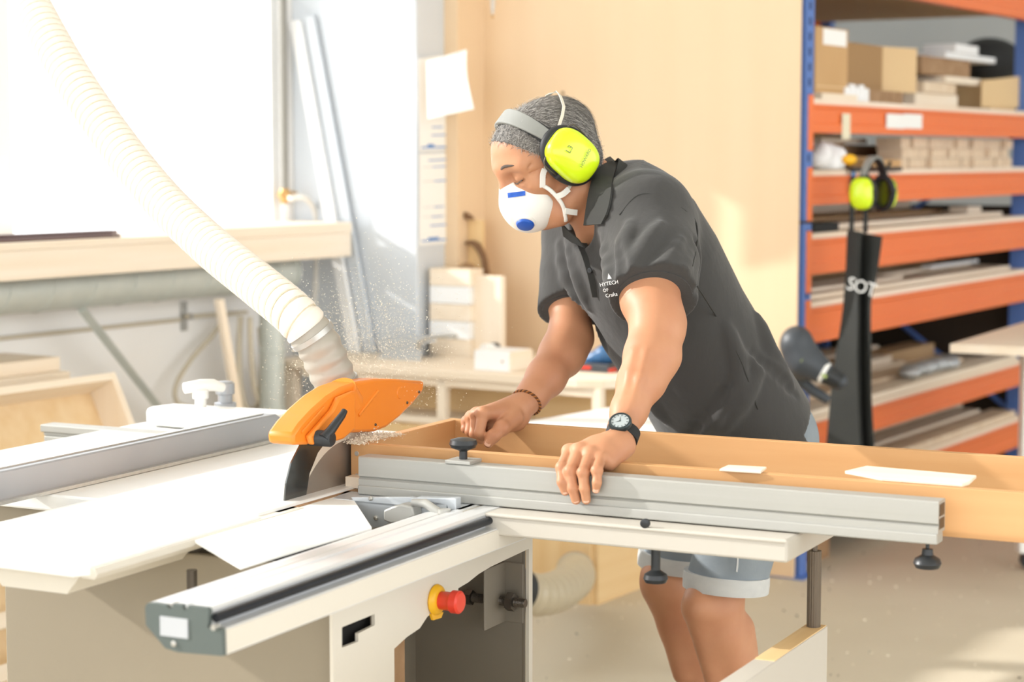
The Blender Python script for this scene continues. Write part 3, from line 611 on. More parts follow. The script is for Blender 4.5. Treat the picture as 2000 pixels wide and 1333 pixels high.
for i in range(3): FH.cone((lw+LM[i])/2, (lw*.35+LM[i+1]*.65), .014, .0125, .014)
FH.cone(lw + np.array([.012, 0, -.008]), fS(1190, 905, 2.985), .018, .013, .014)        # little-finger heel
for i in range(4):
    r0 = (.0094, .0098, .0094, .0084)[i]
    FH.cone(LM[i], LP_[i], r0 + .0018, r0, .005); FH.cone(LP_[i], LD[i], r0, r0 - .0008, .0035); FH.cone(LD[i], LT[i], r0 - .0008, r0 - .0018, .0035)
    FH.ell(LM[i] + np.array([0, -.002, .004]), (.0115, .0115, .010), None, .008)
    FH.ell(LP_[i] + np.array([0, -.0015, .001]), (.0100, .0100, .0098), None, .004)
    if i < 3:
        FH.cone(LM[i]*.5 + LM[i+1]*.5 + np.array([0, -.012, .001]), (LP_[i]+LP_[i+1])/2 + np.array([0, -.010, .004]), .0022, .0025, .006, op='sub')
FH.chain([lw + np.array([-.015, 0, -.012]), fS(1152, 905, 3.0), fS(1122, 915, 2.985), fS(1105, 925, 2.982)], [.017, .0125, .0105, .009], .01)   # thumb behind the fence
body.join(FH.mesh())
# right fist on the back board
dR = .03
pr = lambda x, y, d: P(x, y, d + dR)
RM = [pr(944, 809, 3.655), pr(931, 811, 3.675), pr(921, 817, 3.695), pr(913, 826, 3.715)]
RP_ = [pr(936, 846, 3.640), pr(926, 847, 3.662), pr(917, 843, 3.685), pr(909, 838, 3.708)]
RD = [pr(950, 856, 3.655), pr(939, 858, 3.675), pr(930, 853, 3.695), pr(921, 848, 3.715)]
RT = [pr(962, 848, 3.675), pr(952, 850, 3.692), pr(943, 846, 3.708), pr(934, 842, 3.722)]
FR = Field(np.minimum.reduce(RT + RM + [WR]) - .06, np.maximum.reduce(RT + RM + [WR]) + .06, .0018)
FR.cone(P(1040, 772, 3.785), WR, .028, .0235, .01)
rw = pr(1008, 800, 3.725)
FR.cone(WR, rw, .0235, .023, .012)
for i in range(4):
    FR.cone(rw, RM[i], .019, (.0135, .0135, .0125, .011)[i], .016)
    r0 = (.0098, .0098, .0092, .0082)[i]
    FR.cone(RM[i], RP_[i], r0 + .001, r0, .0035); FR.cone(RP_[i], RD[i], r0, r0 - .001, .003); FR.cone(RD[i], RT[i], r0 - .001, r0 - .002, .003)
    FR.ell(RM[i] + np.array([0, 0, .003]), (.0115, .0115, .011), None, .007)
for i in range(3): FR.cone((RM[i]+RM[i+1])/2 + np.array([-.009, -.008, -.006]), (RP_[i]+RP_[i+1])/2 + np.array([-.007, -.009, 0]), .002, .002, .005, op='sub')
FR.cone(pr(1010, 822, 3.72), pr(965, 832, 3.69), .020, .018, .015)
FR.chain([pr(1004, 815, 3.695), pr(980, 837, 3.652), pr(964, 852, 3.635), pr(954, 866, 3.63)], [.018, .0135, .0115, .0092], .008)
FR.ell(pr(979, 835, 3.648), (.0135, .0125, .0135), None, .006)
FR.cone(pr(958, 822, 3.638), pr(964, 836, 3.630), .004, .003, .008, op='sub')
body.join(FR.mesh())
# head and neck
F = Field(HC - .19, HC + np.array([.24, .19, .17]), .0028)
F.ell(hd(-.012, 0, .020), (.100, .077, .077), HA, .0)
F.ell(hd(.03, 0, .022), (.066, .067, .066), HA, .03)
F.ell(hd(.032, 0, -.035), (.064, .060, .080), HA, .03)
F.ell(hd(.058, 0, -.092), (.034, .034, .030), HA, .03)
for sd in (-1, 1):
    F.cone(hd(.085, .012*sd, .022), hd(.070, .048*sd, .018), .012, .011, .018)
    F.ell(hd(.055, .046*sd, -.024), (.026, .020, .020), HA, .015)
    F.ell(hd(.093, .033*sd, .002), (.014, .018, .011), HA, .012, op='sub')
    F.ell(hd(.076, .033*sd, .001), (.0135, .016, .0135), HA, .004)
    F.cone(hd(.083, .020*sd, -.010), hd(.078, .046*sd, -.006), .0016, .0016, .004, op='sub')
    F.cone(hd(-.01, .058*sd, -.075), hd(.045, .040*sd, -.10), .018, .02, .03)          # jaw
F.chain([hd(.090, 0, .020), hd(.100, 0, -.012), hd(.104, 0, -.036)], [.010, .010, .010], .012)
for (x, z) in ((.0885, .062), (.088, .075)): F.cone(hd(x+.004, -.03, z), hd(x+.004, .03, z), .0012, .0012, .005, op='sub')
for k in range(3): F.cone(hd(.070 - .004*k, .056, .010 - .010*k), hd(.056 - .006*k, .066, .016 - .018*k), .0012, .001, .005, op='sub')
neck0 = tb_(.0, .01, TL - .02)
F.chain([hd(-.02, 0, -.03), hd(-.03, 0, -.085), neck0, tb_(0, 0, TL-.08)], [.060, .060, .066, .08], .03)
F.cone(hd(-.012, .050, -.05), hd(.02, .018, -.17), .014, .014, .02)
body.join(F.mesh())
# legs
F = Field((.18, 3.68, .02), (.66, 4.30, .92), .005)
for ch, d in ((lleg, 3.82), (rleg, 4.05)): F.chain([c for c, r in ch], [r for c, r in ch], .03)
F.ell(P(1362, 1186, 3.80), (.030, .034, .034), None, .03); F.ell(P(1283, 1132, 4.03), (.030, .034, .034), None, .03)
F.cone(P(1440, 1230, 3.86), P(1446, 1300, 3.89), .034, .036, .03); F.cone(P(1360, 1180, 4.10), P(1375, 1260, 4.13), .034, .036, .03)
F.cone(P(1366, 1235, 3.80), P(1392, 1330, 3.815), .012, .014, .03); F.cone(P(1296, 1195, 4.04), P(1330, 1320, 4.06), .012, .014, .03)
body.join(F.mesh())
bodyo = part(man, 'body', body, 'skin', smooth=180, recalc=False)
# nails
def nail(c, n_, d_, w, l):
    n_ = unit(n_); d_ = unit(d_ - n_*(d_ @ n_)); e_ = np.cross(n_, d_); m = M()
    rows = []
    for i in range(5):
        a_ = -1 + i/2; rows.append([c + e_*w*b_/2 - n_*abs(b_)**2*w*.12 + d_*l*a_*.5*(1 - .25*abs(b_)**3 if a_ > 0 else 1) for b_ in (-1, -.5, 0, .5, 1)])
    v = [p for r_ in rows for p in r_]; f = [(i*5+j, i*5+j+1, (i+1)*5+j+1, (i+1)*5+j) for i in range(4) for j in range(4)]
    m.add(v, f); return m
for i in range(4):
    dd = LT[i] - LD[i]; c = LT[i] + unit(np.array([-.1, -1, .15]))*.0072
    part(bodyo, 'fingernail', nail(c, np.array([-.1, -1, .2]), dd, .009, .010), 'nail', smooth=180)
part(bodyo, 'thumbnail', nail(pr(954, 867, 3.63) + np.array([-.001, -.0088, .002]), np.array([-.05, -1, .25]), pr(952, 872, 3.63) - pr(964, 850, 3.635), .011, .012), 'nail', smooth=180)
# brows, lashes
for sd in (-1, 1):
    be = 0 if sd > 0 else .005; br = [hd(.0975-be, .016*sd, .026), hd(.094-be, .030*sd, .030), hd(.083-be, .048*sd, .026)]
    part(bodyo, 'eyebrow', M().tube(smooth_path(br, 10), [.002, .0028, .003, .0032, .0032, .003, .0028, .0024, .002, .001], 8, flat=.8), 'brow', smooth=180)
    part(bodyo, 'eyelashes', M().tube(smooth_path([hd(.088, .021*sd, -.0075), hd(.0905, .033*sd, -.0085), hd(.083, .046*sd, -.005)], 8), .0011, 6), 'brow')
# hair
F = Field(HC - .16, HC + .18, .003)
F.ell(hd(-.012, 0, .020), (.1035, .0805, .0800), HA, .0); F.ell(hd(.03, 0, .022), (.066, .069, .064), HA, .03)
F.cone(hd(-.045, .03, -.035), hd(-.045, -.03, -.035), .042, .042, .03)
F.cut(hd(.026, 0, 0), .82*hf - .57*hu); F.cut(hd(0, 0, -.055), -hu*.95 + hf*.3)
hm = F.mesh(); hairo = part(man, 'hair', hm, 'hair', smooth=180, recalc=False)
hv = np.array(hm.v); rel = (hv - HC)/HS; hx, hy, hzz = rel @ hf, rel @ hl, rel @ hu
nr = hv - hd(-.012, 0, .03); nr /= np.linalg.norm(nr, axis=1)[:, None]
for nm, mtl, cnt in (('dark_strands', 'hair_dark', 7000), ('grey_strands', 'hair_light', 9000)):
    sm = M(); pick = RNG.choice(len(hv), cnt, replace=True); vv = []; ff = []
    for i in pick:
        p = hv[i] + RNG.normal(0, .002, 3); n_ = nr[i]; flow = -hf*.55 - hu*.75*(1 if hx[i] < .03 else .2) + RNG.normal(0, .22, 3)
        if hx[i] > .04: flow = hf*.5 + RNG.normal(0, .5, 3)
        flow = flow - n_*(flow @ n_); flow /= np.linalg.norm(flow) + 1e-9; L_ = RNG.uniform(.007, .014) * (.6 if hzz[i] > .095 else 1)
        sd_ = np.cross(n_, flow)*.00032; a_ = p + n_*.0004; b_ = p + flow*L_*.55 + n_*.002; c_ = p + flow*L_ + n_*.0022
        k_ = len(vv); vv += [a_ - sd_, a_ + sd_, b_ + sd_*.8, b_ - sd_*.8, c_]; ff += [(k_, k_+1, k_+2, k_+3), (k_+3, k_+2, k_+4)]
    sm.v = vv; sm.f = ff; part(hairo, nm, sm, mtl, kind='stuff', recalc=False)
# ---- polo shirt
F = Field((.02, 3.45, .80), (.66, 4.20, 1.50), .004)
F.loft(Pc, tax, lat, fro, [(-.26, .200, .137, .004), (-.06, .200, .137, .004), (0, .195, .139, .002), (.12, .180, .138, .004), (.26, .182, .140, .012), (.38, .188, .142, .010), (.46, .172, .128, .000), (.52, .125, .10, -.01), (.565, .08, .075, -.01)])
F.cone(tb_(.04, -.02, TL-.03), SL + np.array([0, .0, .01]), .070, .078, .05); F.cone(tb_(-.04, -.02, TL-.03), SR + np.array([0, 0, .01]), .070, .078, .05)
se, sr = P(1277, 582, 3.555), P(1111, 606, 3.935)
F.chain([SL, P(1279, 510, 3.62), se, se + (se-P(1279, 510, 3.62))*.35], [.083, .075, .069, .069], .045)
F.chain([SR, P(1122, 540, 3.965), sr, sr + (sr-SR)*.3], [.075, .060, .052, .052], .04)
# seat of the shirt tail flares over the shorts
def ridge(pts, r, k=.02, op='add'): F.chain(pts, [r]*len(pts), k, op=op)
T2 = lambda x, y, t: tb_(x, y, t)
def onsurf(px, py, d0=3.45):
    """first point of the field surface along the view ray through a photo point"""
    r_ = ray(px, py); r_ = r_/r_[1]
    for d in np.arange(d0, 4.3, .004):
        p = CAM + r_*d; i = np.round((p - F.lo)/F.h).astype(int)
        if (i >= 0).all() and (i < F.n).all() and F.F[tuple(i)] < 0: return p
    return None
folds = [([(1212, 470), (1222, 520), (1218, 560)], .006), ([(1230, 440), (1225, 490), (1240, 535)], .006), ([(1290, 440), (1262, 480), (1240, 520)], .005), ([(1330, 470), (1300, 520), (1262, 545)], .005),
         ([(1345, 500), (1320, 545), (1290, 560)], .005),
         ([(1180, 470), (1192, 540), (1200, 600)], .006), ([(1095, 480), (1110, 540), (1140, 620), (1165, 670)], .006), ([(1110, 470), (1128, 540), (1150, 600)], .005),
         ([(1480, 620), (1500, 680), (1540, 740)], .007), ([(1450, 700), (1500, 720), (1545, 760)], .006), ([(1440, 740), (1400, 790), (1370, 840)], .008), ([(1360, 560), (1380, 640), (1370, 720)], .005),
         ([(1480, 720), (1450, 780), (1410, 840)], .008), ([(1420, 640), (1440, 700), (1445, 760)], .005), ([(1330, 700), (1310, 770), (1290, 830)], .007), ([(1260, 720), (1275, 780), (1300, 820)], .005),
         ([(1370, 500), (1410, 470), (1440, 500)], .005), ([(1350, 610), (1400, 560), (1440, 545)], .004)]
def split(lst):
    out = []
    for pts, r in lst:
        q_ = [onsurf(*p) for p in pts]
        if any(p is None for p in q_) or max(np.linalg.norm(q_[i+1]-q_[i]) for i in range(len(q_)-1)) > .115: continue
        out.append((q_, r))
    return out
fs = split(folds)
for pts, r in fs: F.chain([np.array(p) for p in smooth_path(pts, 7)], [1.35*r*(.35 + .65*math.sin(math.pi*i/6)) for i in range(7)], .022)
grooves = [([(1205, 480), (1212, 530), (1208, 570)], .005), ([(1172, 480), (1180, 560), (1185, 640)], .006), ([(1360, 470), (1372, 520), (1365, 580), (1340, 630)], .007), ([(1420, 750), (1380, 810), (1350, 845)], .009), ([(1470, 690), (1520, 730), (1555, 770)], .006), ([(1330, 640), (1345, 720), (1320, 800)], .006)]
gs = split(grooves)
for pts, r in gs: F.chain([np.array(p) for p in smooth_path(pts, 7)], [r*(.35 + .65*math.sin(math.pi*i/6)) for i in range(7)], .018, op='sub')
# openings: sleeves, neck, hem
ual = unit(EL - se); cylsub(F, se, se + ual*.12, .11); F.cone(se - ual*.04, se + ual*.05, .060, .062, 0, op='sub')
uar = unit(ER - sr); cylsub(F, sr, sr + uar*.10, .075); F.cone(sr - uar*.03, sr + uar*.04, .046, .047, 0, op='sub')
F.cut(tb_(0, 0, -.135), -tax - .5*fro)
_sl, _g = F.sub(F.lo, F.lo + F.h*F.n); _n2 = unit(-tax - .25*fro); _o2 = tb_(0, 0, -.03)
F.F = np.maximum(F.F, np.minimum(sum((_g[i] - _o2[i])*_n2[i] for i in range(3)), sum((_g[i] - (Pc - fro*.035)[i])*(-fro)[i] for i in range(3))).astype(np.float32))
F.cone(tb_(.0, .055, TL-.015), tb_(0, .12, TL+.05), .052, .07, .008, op='sub'); F.cone(neck0, hd(-.03, 0, -.09), .069, .075, .006, op='sub')
SF_ = F
sm = F.mesh(); sho = part(man, 'polo_shirt', sm, 'shirt', smooth=180, recalc=False)
def surf(px, py):
    for k in range(12):
        p = onsurf(px - k*4, py + k*2)
        if p is not None: return p
    return P(px, py, 3.8)
# cuffs on the sleeves
def band(c, ax_, r, w, th, n=40):
    return M().lathe([(r-th, 0), (r, 0), (r+.001, w*.5), (r, w), (r-th, w)], c, ax_, n)
part(sho, 'sleeve_cuff', band(se - ual*.024, ual, .0692, .0255, .004), 'shirt', smooth=50)
part(sho, 'sleeve_cuff', band(sr - uar*.024, uar, .0525, .0255, .004), 'shirt', smooth=50)
# seams drawn as thin raised cord along the armhole and side
def cord(pp, r, name, mtl, parent=sho, off=.0): return part(parent, name, M().tube(smooth_path([surf(*p) + np.array([0, -off, 0]) for p in pp], 30), r, 6), mtl, smooth=180)
cord([(1210, 420), (1245, 382), (1290, 384), (1335, 410), (1358, 432), (1362, 470), (1352, 520)], .0016, 'shoulder_seam', 'shirt_edge')
cord([(1362, 560), (1400, 620), (1440, 690), (1460, 740), (1480, 800)], .0014, 'side_seam', 'shirt_edge')
# collar: a folded band round the neck
ncen = neck0 + tax*.015 - fro*.006; cu, cl_, cf = unit(hd(-.03, 0, -.09) - neck0), None, None
cl_ = unit(lat - cu*(lat @ cu)); cf = np.cross(cl_, cu); cf = cf if cf @ hf0 > 0 else -cf
inner, outer = [], []
for i in range(41):
    th = R(-158 + 316*i/40)   # 0 = back of the neck
    e_ = -cf*math.cos(th) + cl_*math.sin(th); back = (1 + math.cos(th))/2
    inner.append(ncen + e_*(.071 + .004*back) + cu*(.035*back + .010) - cf*0); outer.append(ncen + e_*(.098 + .008*(1-back)) + cu*(-.020*back - .032*(1-back)) + cf*(.012*(1-back)))
ci = smooth_path([P(*p) for p in ((1190, 309, 3.93), (1176, 318, 3.83), (1163, 340, 3.765), (1154, 372, 3.742), (1148, 405, 3.735), (1143, 441, 3.735))], 20)
co = smooth_path([P(*p) for p in ((1206, 318, 3.93), (1203, 330, 3.80), (1198, 350, 3.735), (1195, 385, 3.705), (1188, 415, 3.70), (1177, 438, 3.705))], 20)
co = [min((q_, (surf(*[float(v) for v in (1000 + FPX*(q_[0])/(q_[1]*CP - (q_[2]-H)*SP), 666.5 - FPX*(q_[1]*SP + (q_[2]-H)*CP)/(q_[1]*CP - (q_[2]-H)*SP))]) + np.array([0, -.008, 0]))), key=lambda z_: z_[1]) for q_ in co]
part(sho, 'collar', M().strip(ci, co, .004), 'shirt_edge', smooth=60, label='ribbed shirt collar')
part(sho, 'collar', M().strip([P(*p) for p in ((1096, 438, 3.79), (1110, 452, 3.765), (1128, 468, 3.745))], [P(*p) for p in ((1100, 462, 3.80), (1116, 474, 3.76), (1140, 484, 3.735))], .003), 'shirt_edge', smooth=60)
part(sho, 'collar_stand', M().strip(inner, [p - cu*.04 for p in inner], .002), 'shirt_edge', smooth=60)
# placket and buttons
pl = [(1118, 452), (1140, 490), (1155, 535), (1165, 580)]
pls = [surf(*p) for p in pl]
part(sho, 'placket', M().strip(smooth_path([p + np.array([-.008, -.004, 0]) for p in pls], 14), smooth_path([p + np.array([.012, -.005, 0]) for p in pls], 14), .003), 'shirt_edge', smooth=60)
for (x, y) in ((1131, 470), (1152, 528)):
    part(sho, 'button', M().lathe([(.0052, 0), (.005, .0018), (.0035, .0022), (0, .0015)], surf(x, y) + np.array([0, -.0085, 0]), unit([-.6, -.75, -.1]), 14), 'black_plastic', smooth=40)
# chest lettering
lo_ = surf(1192, 553); ax_ = unit(np.array([.86, -.42, .18])); ay_ = unit(np.array([-.25, .0, .96])); ay_ = unit(ay_ - ax_*(ay_ @ ax_))
nn = np.cross(ax_, ay_); nn = nn if nn[1] < 0 else -nn
for txt, sz_, off in (('HYTECH', .0095, 0), ('OF', .0085, -.011), ('Crafts', .0095, -.021)):
    part(sho, 'chest_print', text_mesh(txt, sz_, lo_ + nn*.006 + ay_*off + ax_*(-.009 if txt == 'OF' else 0), ax_, ay_), 'logo_white')
part(sho, 'chest_print', M().prism([lo_ + nn*.006 + ay_*.018 + ax_*.003, lo_ + nn*.006 + ay_*.008 + ax_*.007, lo_ + nn*.006 + ay_*.008 - ax_*.001], nn*.0004), 'logo_white')
# ---- shorts
F = Field((.16, 3.64, .48), (.68, 4.32, 1.0), .004)
hemL, hemR = P(1417, 1150, 3.845), P(1324, 1106, 4.075)
F.cone(HLp + lat*.01, HRp - lat*.01, .092, .092, .04); F.cone(Pc + tax*.05 + lat*.05, Pc + tax*.05 - lat*.05, .112, .112, .04)
F.cone(tb_(.06, -.03, -.05), tb_(-.06, -.03, -.05), .085, .085, .05)
for hp, hm_ in ((HLp, hemL), (HRp, hemR)):
    F.chain([hp, (hp+hm_)/2, hm_, hm_ + (hm_-hp)*.2], [.092, .086, .0745, .0735], .02)
    dn = unit(unit(hm_ - hp)*.35 + np.array([0, 0, -.65])); cylsub(F, hm_, hm_ + dn*.2, .12); F.cone(hm_ - dn*.005, hm_ + dn*.05, .062, .062, 0, op='sub')
shm = F.mesh(); sto = part(man, 'denim_shorts', shm, 'denim', smooth=180, recalc=False)
for hp, hm_ in ((HLp, hemL), (HRp, hemR)):
    dn = unit(unit(hm_ - hp)*.35 + np.array([0, 0, -.65])); part(sto, 'turned_cuff', band(hm_ - dn*.031, dn, .0845, .033, .008), 'denim_cuff', smooth=50, label='pale turned-up cuff')
F_ = F
def cord2(pp, r, name, mtl): return part(sto, name, M().tube(smooth_path([surf(*p) for p in pp], 16), r, 6), mtl, smooth=180)
cord2([(1442, 1072), (1441, 1100), (1439, 1118)], .0016, 'side_seam', 'denim_cuff')
cord2([(1502, 838), (1530, 832), (1562, 824)], .0016, 'pocket_seam', 'stitch'); cord2([(1515, 838), (1514, 860)], .0014, 'pocket_seam', 'denim')
# ---- shoes (mostly out of sight below the frame)
for c in (lleg[-1][0], rleg[-1][0]):
    F = Field(c - .3, c + np.array([.2, .2, .12]), .006); g = np.array([c[0], c[1], 0])
    F.chain([g + np.array([.045, .02, .045]), g + np.array([-.06, -.025, .045]), g + np.array([-.16, -.07, .035])], [.042, .044, .034], .03); F.cone(c + np.array([0, 0, .03]), g + np.array([.01, 0, .05]), .045, .045, .03)
    F.cut(g + np.array([0, 0, .004]), (0, 0, -1)); part(man, 'shoe', F.mesh(), 'black_matte', smooth=180, recalc=False)
# ================================================================== what he wears
def cupfield(c, axs, sc=1.):
    F = Field(c - .085, c + .085, .0022); f_, l_, u_ = axs
    F.superq(c, (.043*sc, .033*sc, .054*sc), axs, 2.7)
    F.cut(c - l_*.004, -l_); return F
def earmuffs(em, C_, f_, l_, u_, half, band_r, print_side=1):
    for sd in (1, -1):
        c = C_ + l_*half*sd
        axs = [f_, l_*sd, u_]; cu_ = part(em, 'ear_cup', cupfield(c, axs).mesh(), 'lime', smooth=180, recalc=False, label='bright lime ear cup')
        rim = [c - l_*sd*.010 + f_*.041*math.cos(t_)*(1 - .12*abs(math.sin(2*t_))*0) + u_*.054*math.sin(t_) for t_ in np.linspace(0, 2*math.pi, 49)]
        part(cu_, 'cushion', M().tube(rim, .0105, 10), 'cushion_black', smooth=180)
        part(cu_, 'backplate', M().prism([c - l_*sd*.004 + f_*.0435*math.cos(t_) + u_*.057*math.sin(t_) for t_ in np.linspace(0, 2*math.pi, 40)[:-1]], l_*sd*.005), 'black_plastic')
    th = np.linspace(R(-64), R(64), 33)
    arc = lambda a_, rr: C_ + l_*(half+.004)*math.sin(a_)*1.02 + u_*(band_r*math.cos(a_) + rr)
    L1 = [arc(a_, 0) - f_*(.0165*(1 - .35*(abs(a_)/R(64))**2)) for a_ in th]; R1 = [arc(a_, 0) + f_*(.0165*(1 - .35*(abs(a_)/R(64))**2)) for a_ in th]
    bd = part(em, 'headband', M().strip(L1, R1, .008), 'band_grey', bev=.002, smooth=50, label='grey padded headband')
    part(bd, 'inner_pad', M().strip([arc(a_, -.006) - f_*.015 for a_ in th], [arc(a_, -.006) + f_*.015 for a_ in th], .006), 'cushion_black', smooth=50)
    for sd in (1, -1):
        e_ = arc(R(64)*sd, .002)
        part(bd, 'band_end', M().prism([e_ + f_*.013, e_ - f_*.013, e_ - f_*.006 - u_*.014 + l_*sd*.006, e_ + f_*.006 - u_*.014 + l_*sd*.006], l_*sd*.006), 'black_plastic', bev=.001)
        for g in (1, -1):
            c = C_ + l_*half*sd
            part(bd, 'wire_arm', M().tube(smooth_path([e_ + f_*.007*g, e_ + f_*.018*g - u_*.012 + l_*sd*.004, c + f_*.047*g + u_*.034, c + f_*.0475*g + u_*.002], 14), .0014, 8), 'dark_steel', smooth=180)
cuv = unit(hu*math.cos(R(20)) + hf*math.sin(R(20))); cfv = unit(hf*math.cos(R(20)) - hu*math.sin(R(20)))
em = thing('ear_muffs', 'bright lime ear muffs with grey headband worn by the person', 'ear muffs', hd(0, 0, .0), 0)
earmuffs(em, hd(-.004, 0, -.006), cfv, hl, cuv, .098, .121)
cc_ = hd(-.004, 0, -.006) + hl*.098
def cup_print(txt, sz_, dx, du, ang):
    ax_ = unit(cuv*math.sin(R(ang)) - cfv*math.cos(R(ang))); ay_ = unit(np.cross(hl, ax_)); ay_ = ay_ if ay_ @ cuv > -.5 else -ay_
    m = text_mesh(txt, sz_, cc_ - cfv*dx + cuv*du + hl*.0365, ax_, np.cross(hl, ax_)); part(em, 'cup_print', m, 'lime_print')
cup_print('L3', .015, -.004, .024, 10); cup_print('HOWARD', .0085, .004, -.012, 10)
# respirator
mk = thing('respirator_mask', 'white dust mask with blue valve worn by the person', 'dust mask', hd(.09, 0, -.06), 0)
F = Field(hd(.085, 0, -.06) - .12, hd(.085, 0, -.06) + .12, .0022)
F.ell(hd(.066, 0, -.060), (.054, .056, .053), HA, 0); F.ell(hd(.082, 0, -.066), (.042, .036, .040), HA, .03); F.cone(hd(.094, 0, -.012), hd(.100, 0, -.04), .016, .02, .03)
F.cut(hd(.052, 0, -.06), -hf*.93 + hu*.25); F.cut(hd(.10, 0, -.006), hu*.96 + hf*.05)
part(mk, 'filter_cup', F.mesh(), 'mask_white', smooth=180, recalc=False)
F0 = F
def on_mask(px, py):
    r_ = ray(px, py); r_ = r_/r_[1]
    for d in np.arange(3.5, 4.1, .0015):
        p = CAM + r_*d; i = np.round((p - F0.lo)/F0.h).astype(int)
        if (i >= 0).all() and (i < F0.n).all() and F0.F[tuple(i)] < 0: return p
    return None
def patch(pp, name, mtl, parent, th=.0015):
    rows, cols = 5, 9; V = []
    for i in range(rows):
        for j in range(cols):
            a_, b_ = j/(cols-1), i/(rows-1); x0 = (pp[0][0]*(1-a_) + pp[1][0]*a_)*(1-b_) + (pp[3][0]*(1-a_) + pp[2][0]*a_)*b_; y0 = (pp[0][1]*(1-a_) + pp[1][1]*a_)*(1-b_) + (pp[3][1]*(1-a_) + pp[2][1]*a_)*b_
            p = on_mask(x0, y0)
            if p is None: return
            V.append(p + np.array([0, -.0035, 0]))
    f = [(i*cols+j, i*cols+j+1, (i+1)*cols+j+1, (i+1)*cols+j) for i in range(rows-1) for j in range(cols-1)]
    return part(parent, name, M().add(V, f), mtl, smooth=180)
patch([(991, 377), (1026, 373), (1026, 382), (992, 387)], 'blue_label', 'mask_blue', mk)
vp = hd(.138, .012, -.098)
for px_, py_ in ((1026, 437), (1030, 434), (1036, 432)):
    if on_mask(px_, py_) is not None: vp = on_mask(px_, py_); break
vn = unit(hf*.75 + hl*.55 - hu*.55)
va = part(mk, 'valve', M().lathe([(.017, -.006), (.0175, .002), (.0155, .006), (.010, .008), (0, .0085)], vp, vn, 24), 'mask_blue', smooth=40, label='blue exhalation valve')
part(va, 'valve_rim', M().lathe([(.020, -.006), (.020, .0005), (.0175, .0015)], vp, vn, 24), 'mask_white', smooth=40)
# nose clip flange, strap tabs and straps on the near side
edge = [hd(.074, .052, -.016), hd(.064, .059, -.024), hd(.052, .0665, -.045), hd(.045, .066, -.080), hd(.050, .056, -.112)]
part(mk, 'edge_flange', M().tube(smooth_path(edge, 24), .004, 8, flat=.6), 'mask_white', smooth=180)
def oh(x, y, z):
    d = np.array([x+.012, y, z-.02]); k_ = math.sqrt((d[0]/.107)**2 + (d[1]/.084)**2 + (d[2]/.0835)**2); d = d/k_; return hd(d[0]-.012, d[1], d[2]+.02)
def strap(pp, w, name, mtl, th=.0012):
    pth = smooth_path(pp, 16); tg = [pth[min(i+1, 15)] - pth[max(i-1, 0)] for i in range(16)]; sd_ = [unit(np.cross(hl, t_)) for t_ in tg]
    return part(mk, name, M().strip([p - s_*w/2 for p, s_ in zip(pth, sd_)], [p + s_*w/2 for p, s_ in zip(pth, sd_)], th), mtl)
strap([hd(.062, .064, -.032), hd(.053, .071, -.012), hd(.045, .074, -.004)], .011, 'strap_tab', 'mask_white', .002)
strap([hd(.050, .0675, -.060), hd(.036, .071, -.062), hd(.022, .072, -.060)], .011, 'strap_tab', 'mask_white', .002)
strap([hd(.046, .066, -.092), hd(.034, .064, -.102), hd(.026, .062, -.108)], .011, 'strap_tab', 'mask_white', .002)
strap([hd(.046, .074, -.006), hd(.030, .078, .012), hd(.004, .0835, .035), oh(-.040, .060, .060), oh(-.055, .045, .075), oh(-.062, .025, .08), oh(-.066, .0, .08), oh(-.066, -.03, .08)], .006, 'strap', 'strap')
strap([hd(.024, .072, -.060), hd(.004, .073, -.050), hd(-.030, .075, -.030), hd(-.07, .058, -.02)], .006, 'strap', 'strap')
# watch
wt = thing('wrist_watch', 'black watch with round pale dial on the left wrist', 'watch', WL, 0)
wax = unit(WL - P(1229, 802, 3.385)); wc = WL*.55 + lw*.45 + np.array([.003, 0, 0]); wn = unit(np.array([-.28, -.90, .34])); wn = unit(wn - wax*(wn @ wax)); we = np.cross(wax, wn)
ring = [wc + (wn*math.cos(t_)*.0262 + we*math.sin(t_)*.029) for t_ in np.linspace(0, 2*math.pi, 49)]
part(wt, 'strap', M().strip([p - wax*.010 for p in ring], [p + wax*.010 for p in ring], -.003), 'black_matte', smooth=60)
fc = wc + wn*.026
cs = part(wt, 'case', M().lathe([(.017, 0), (.0195, .002), (.0195, .008), (.018, .010), (.0155, .0105), (.0155, .008), (0, .008)], fc, wn, 36), 'watch_bezel', smooth=40)
part(cs, 'dial', M().lathe([(.0152, .0084), (.0152, .009), (0, .009)], fc, wn, 32), 'watch_face', smooth=40)
for a_ in range(12):
    d_ = wax*math.cos(R(30*a_)) + we*math.sin(R(30*a_)); e_ = np.cross(wn, d_); c = fc + wn*.0092 + d_*.0128
    part(cs, 'hour_mark', M().prism([c + d_*.0015 + e_*.0005, c + d_*.0015 - e_*.0005, c - d_*.0015 - e_*.0005, c - d_*.0015 + e_*.0005], wn*.0003), 'watch_bezel')
for L_, ang in ((.008, 60), (.011, 170)):
    d_ = wax*math.cos(R(ang)) + we*math.sin(R(ang)); e_ = np.cross(wn, d_); c = fc + wn*.0093
    part(cs, 'hand', M().prism([c + d_*L_, c + e_*.0006, c - d_*.002, c - e_*.0006], wn*.0003), 'watch_bezel')
part(wt, 'buckle_loop', M().sphere(wc + we*.032 - wn*.012 + wax*.004, (.006, .006, .008), 10), 'black_matte', smooth=180)
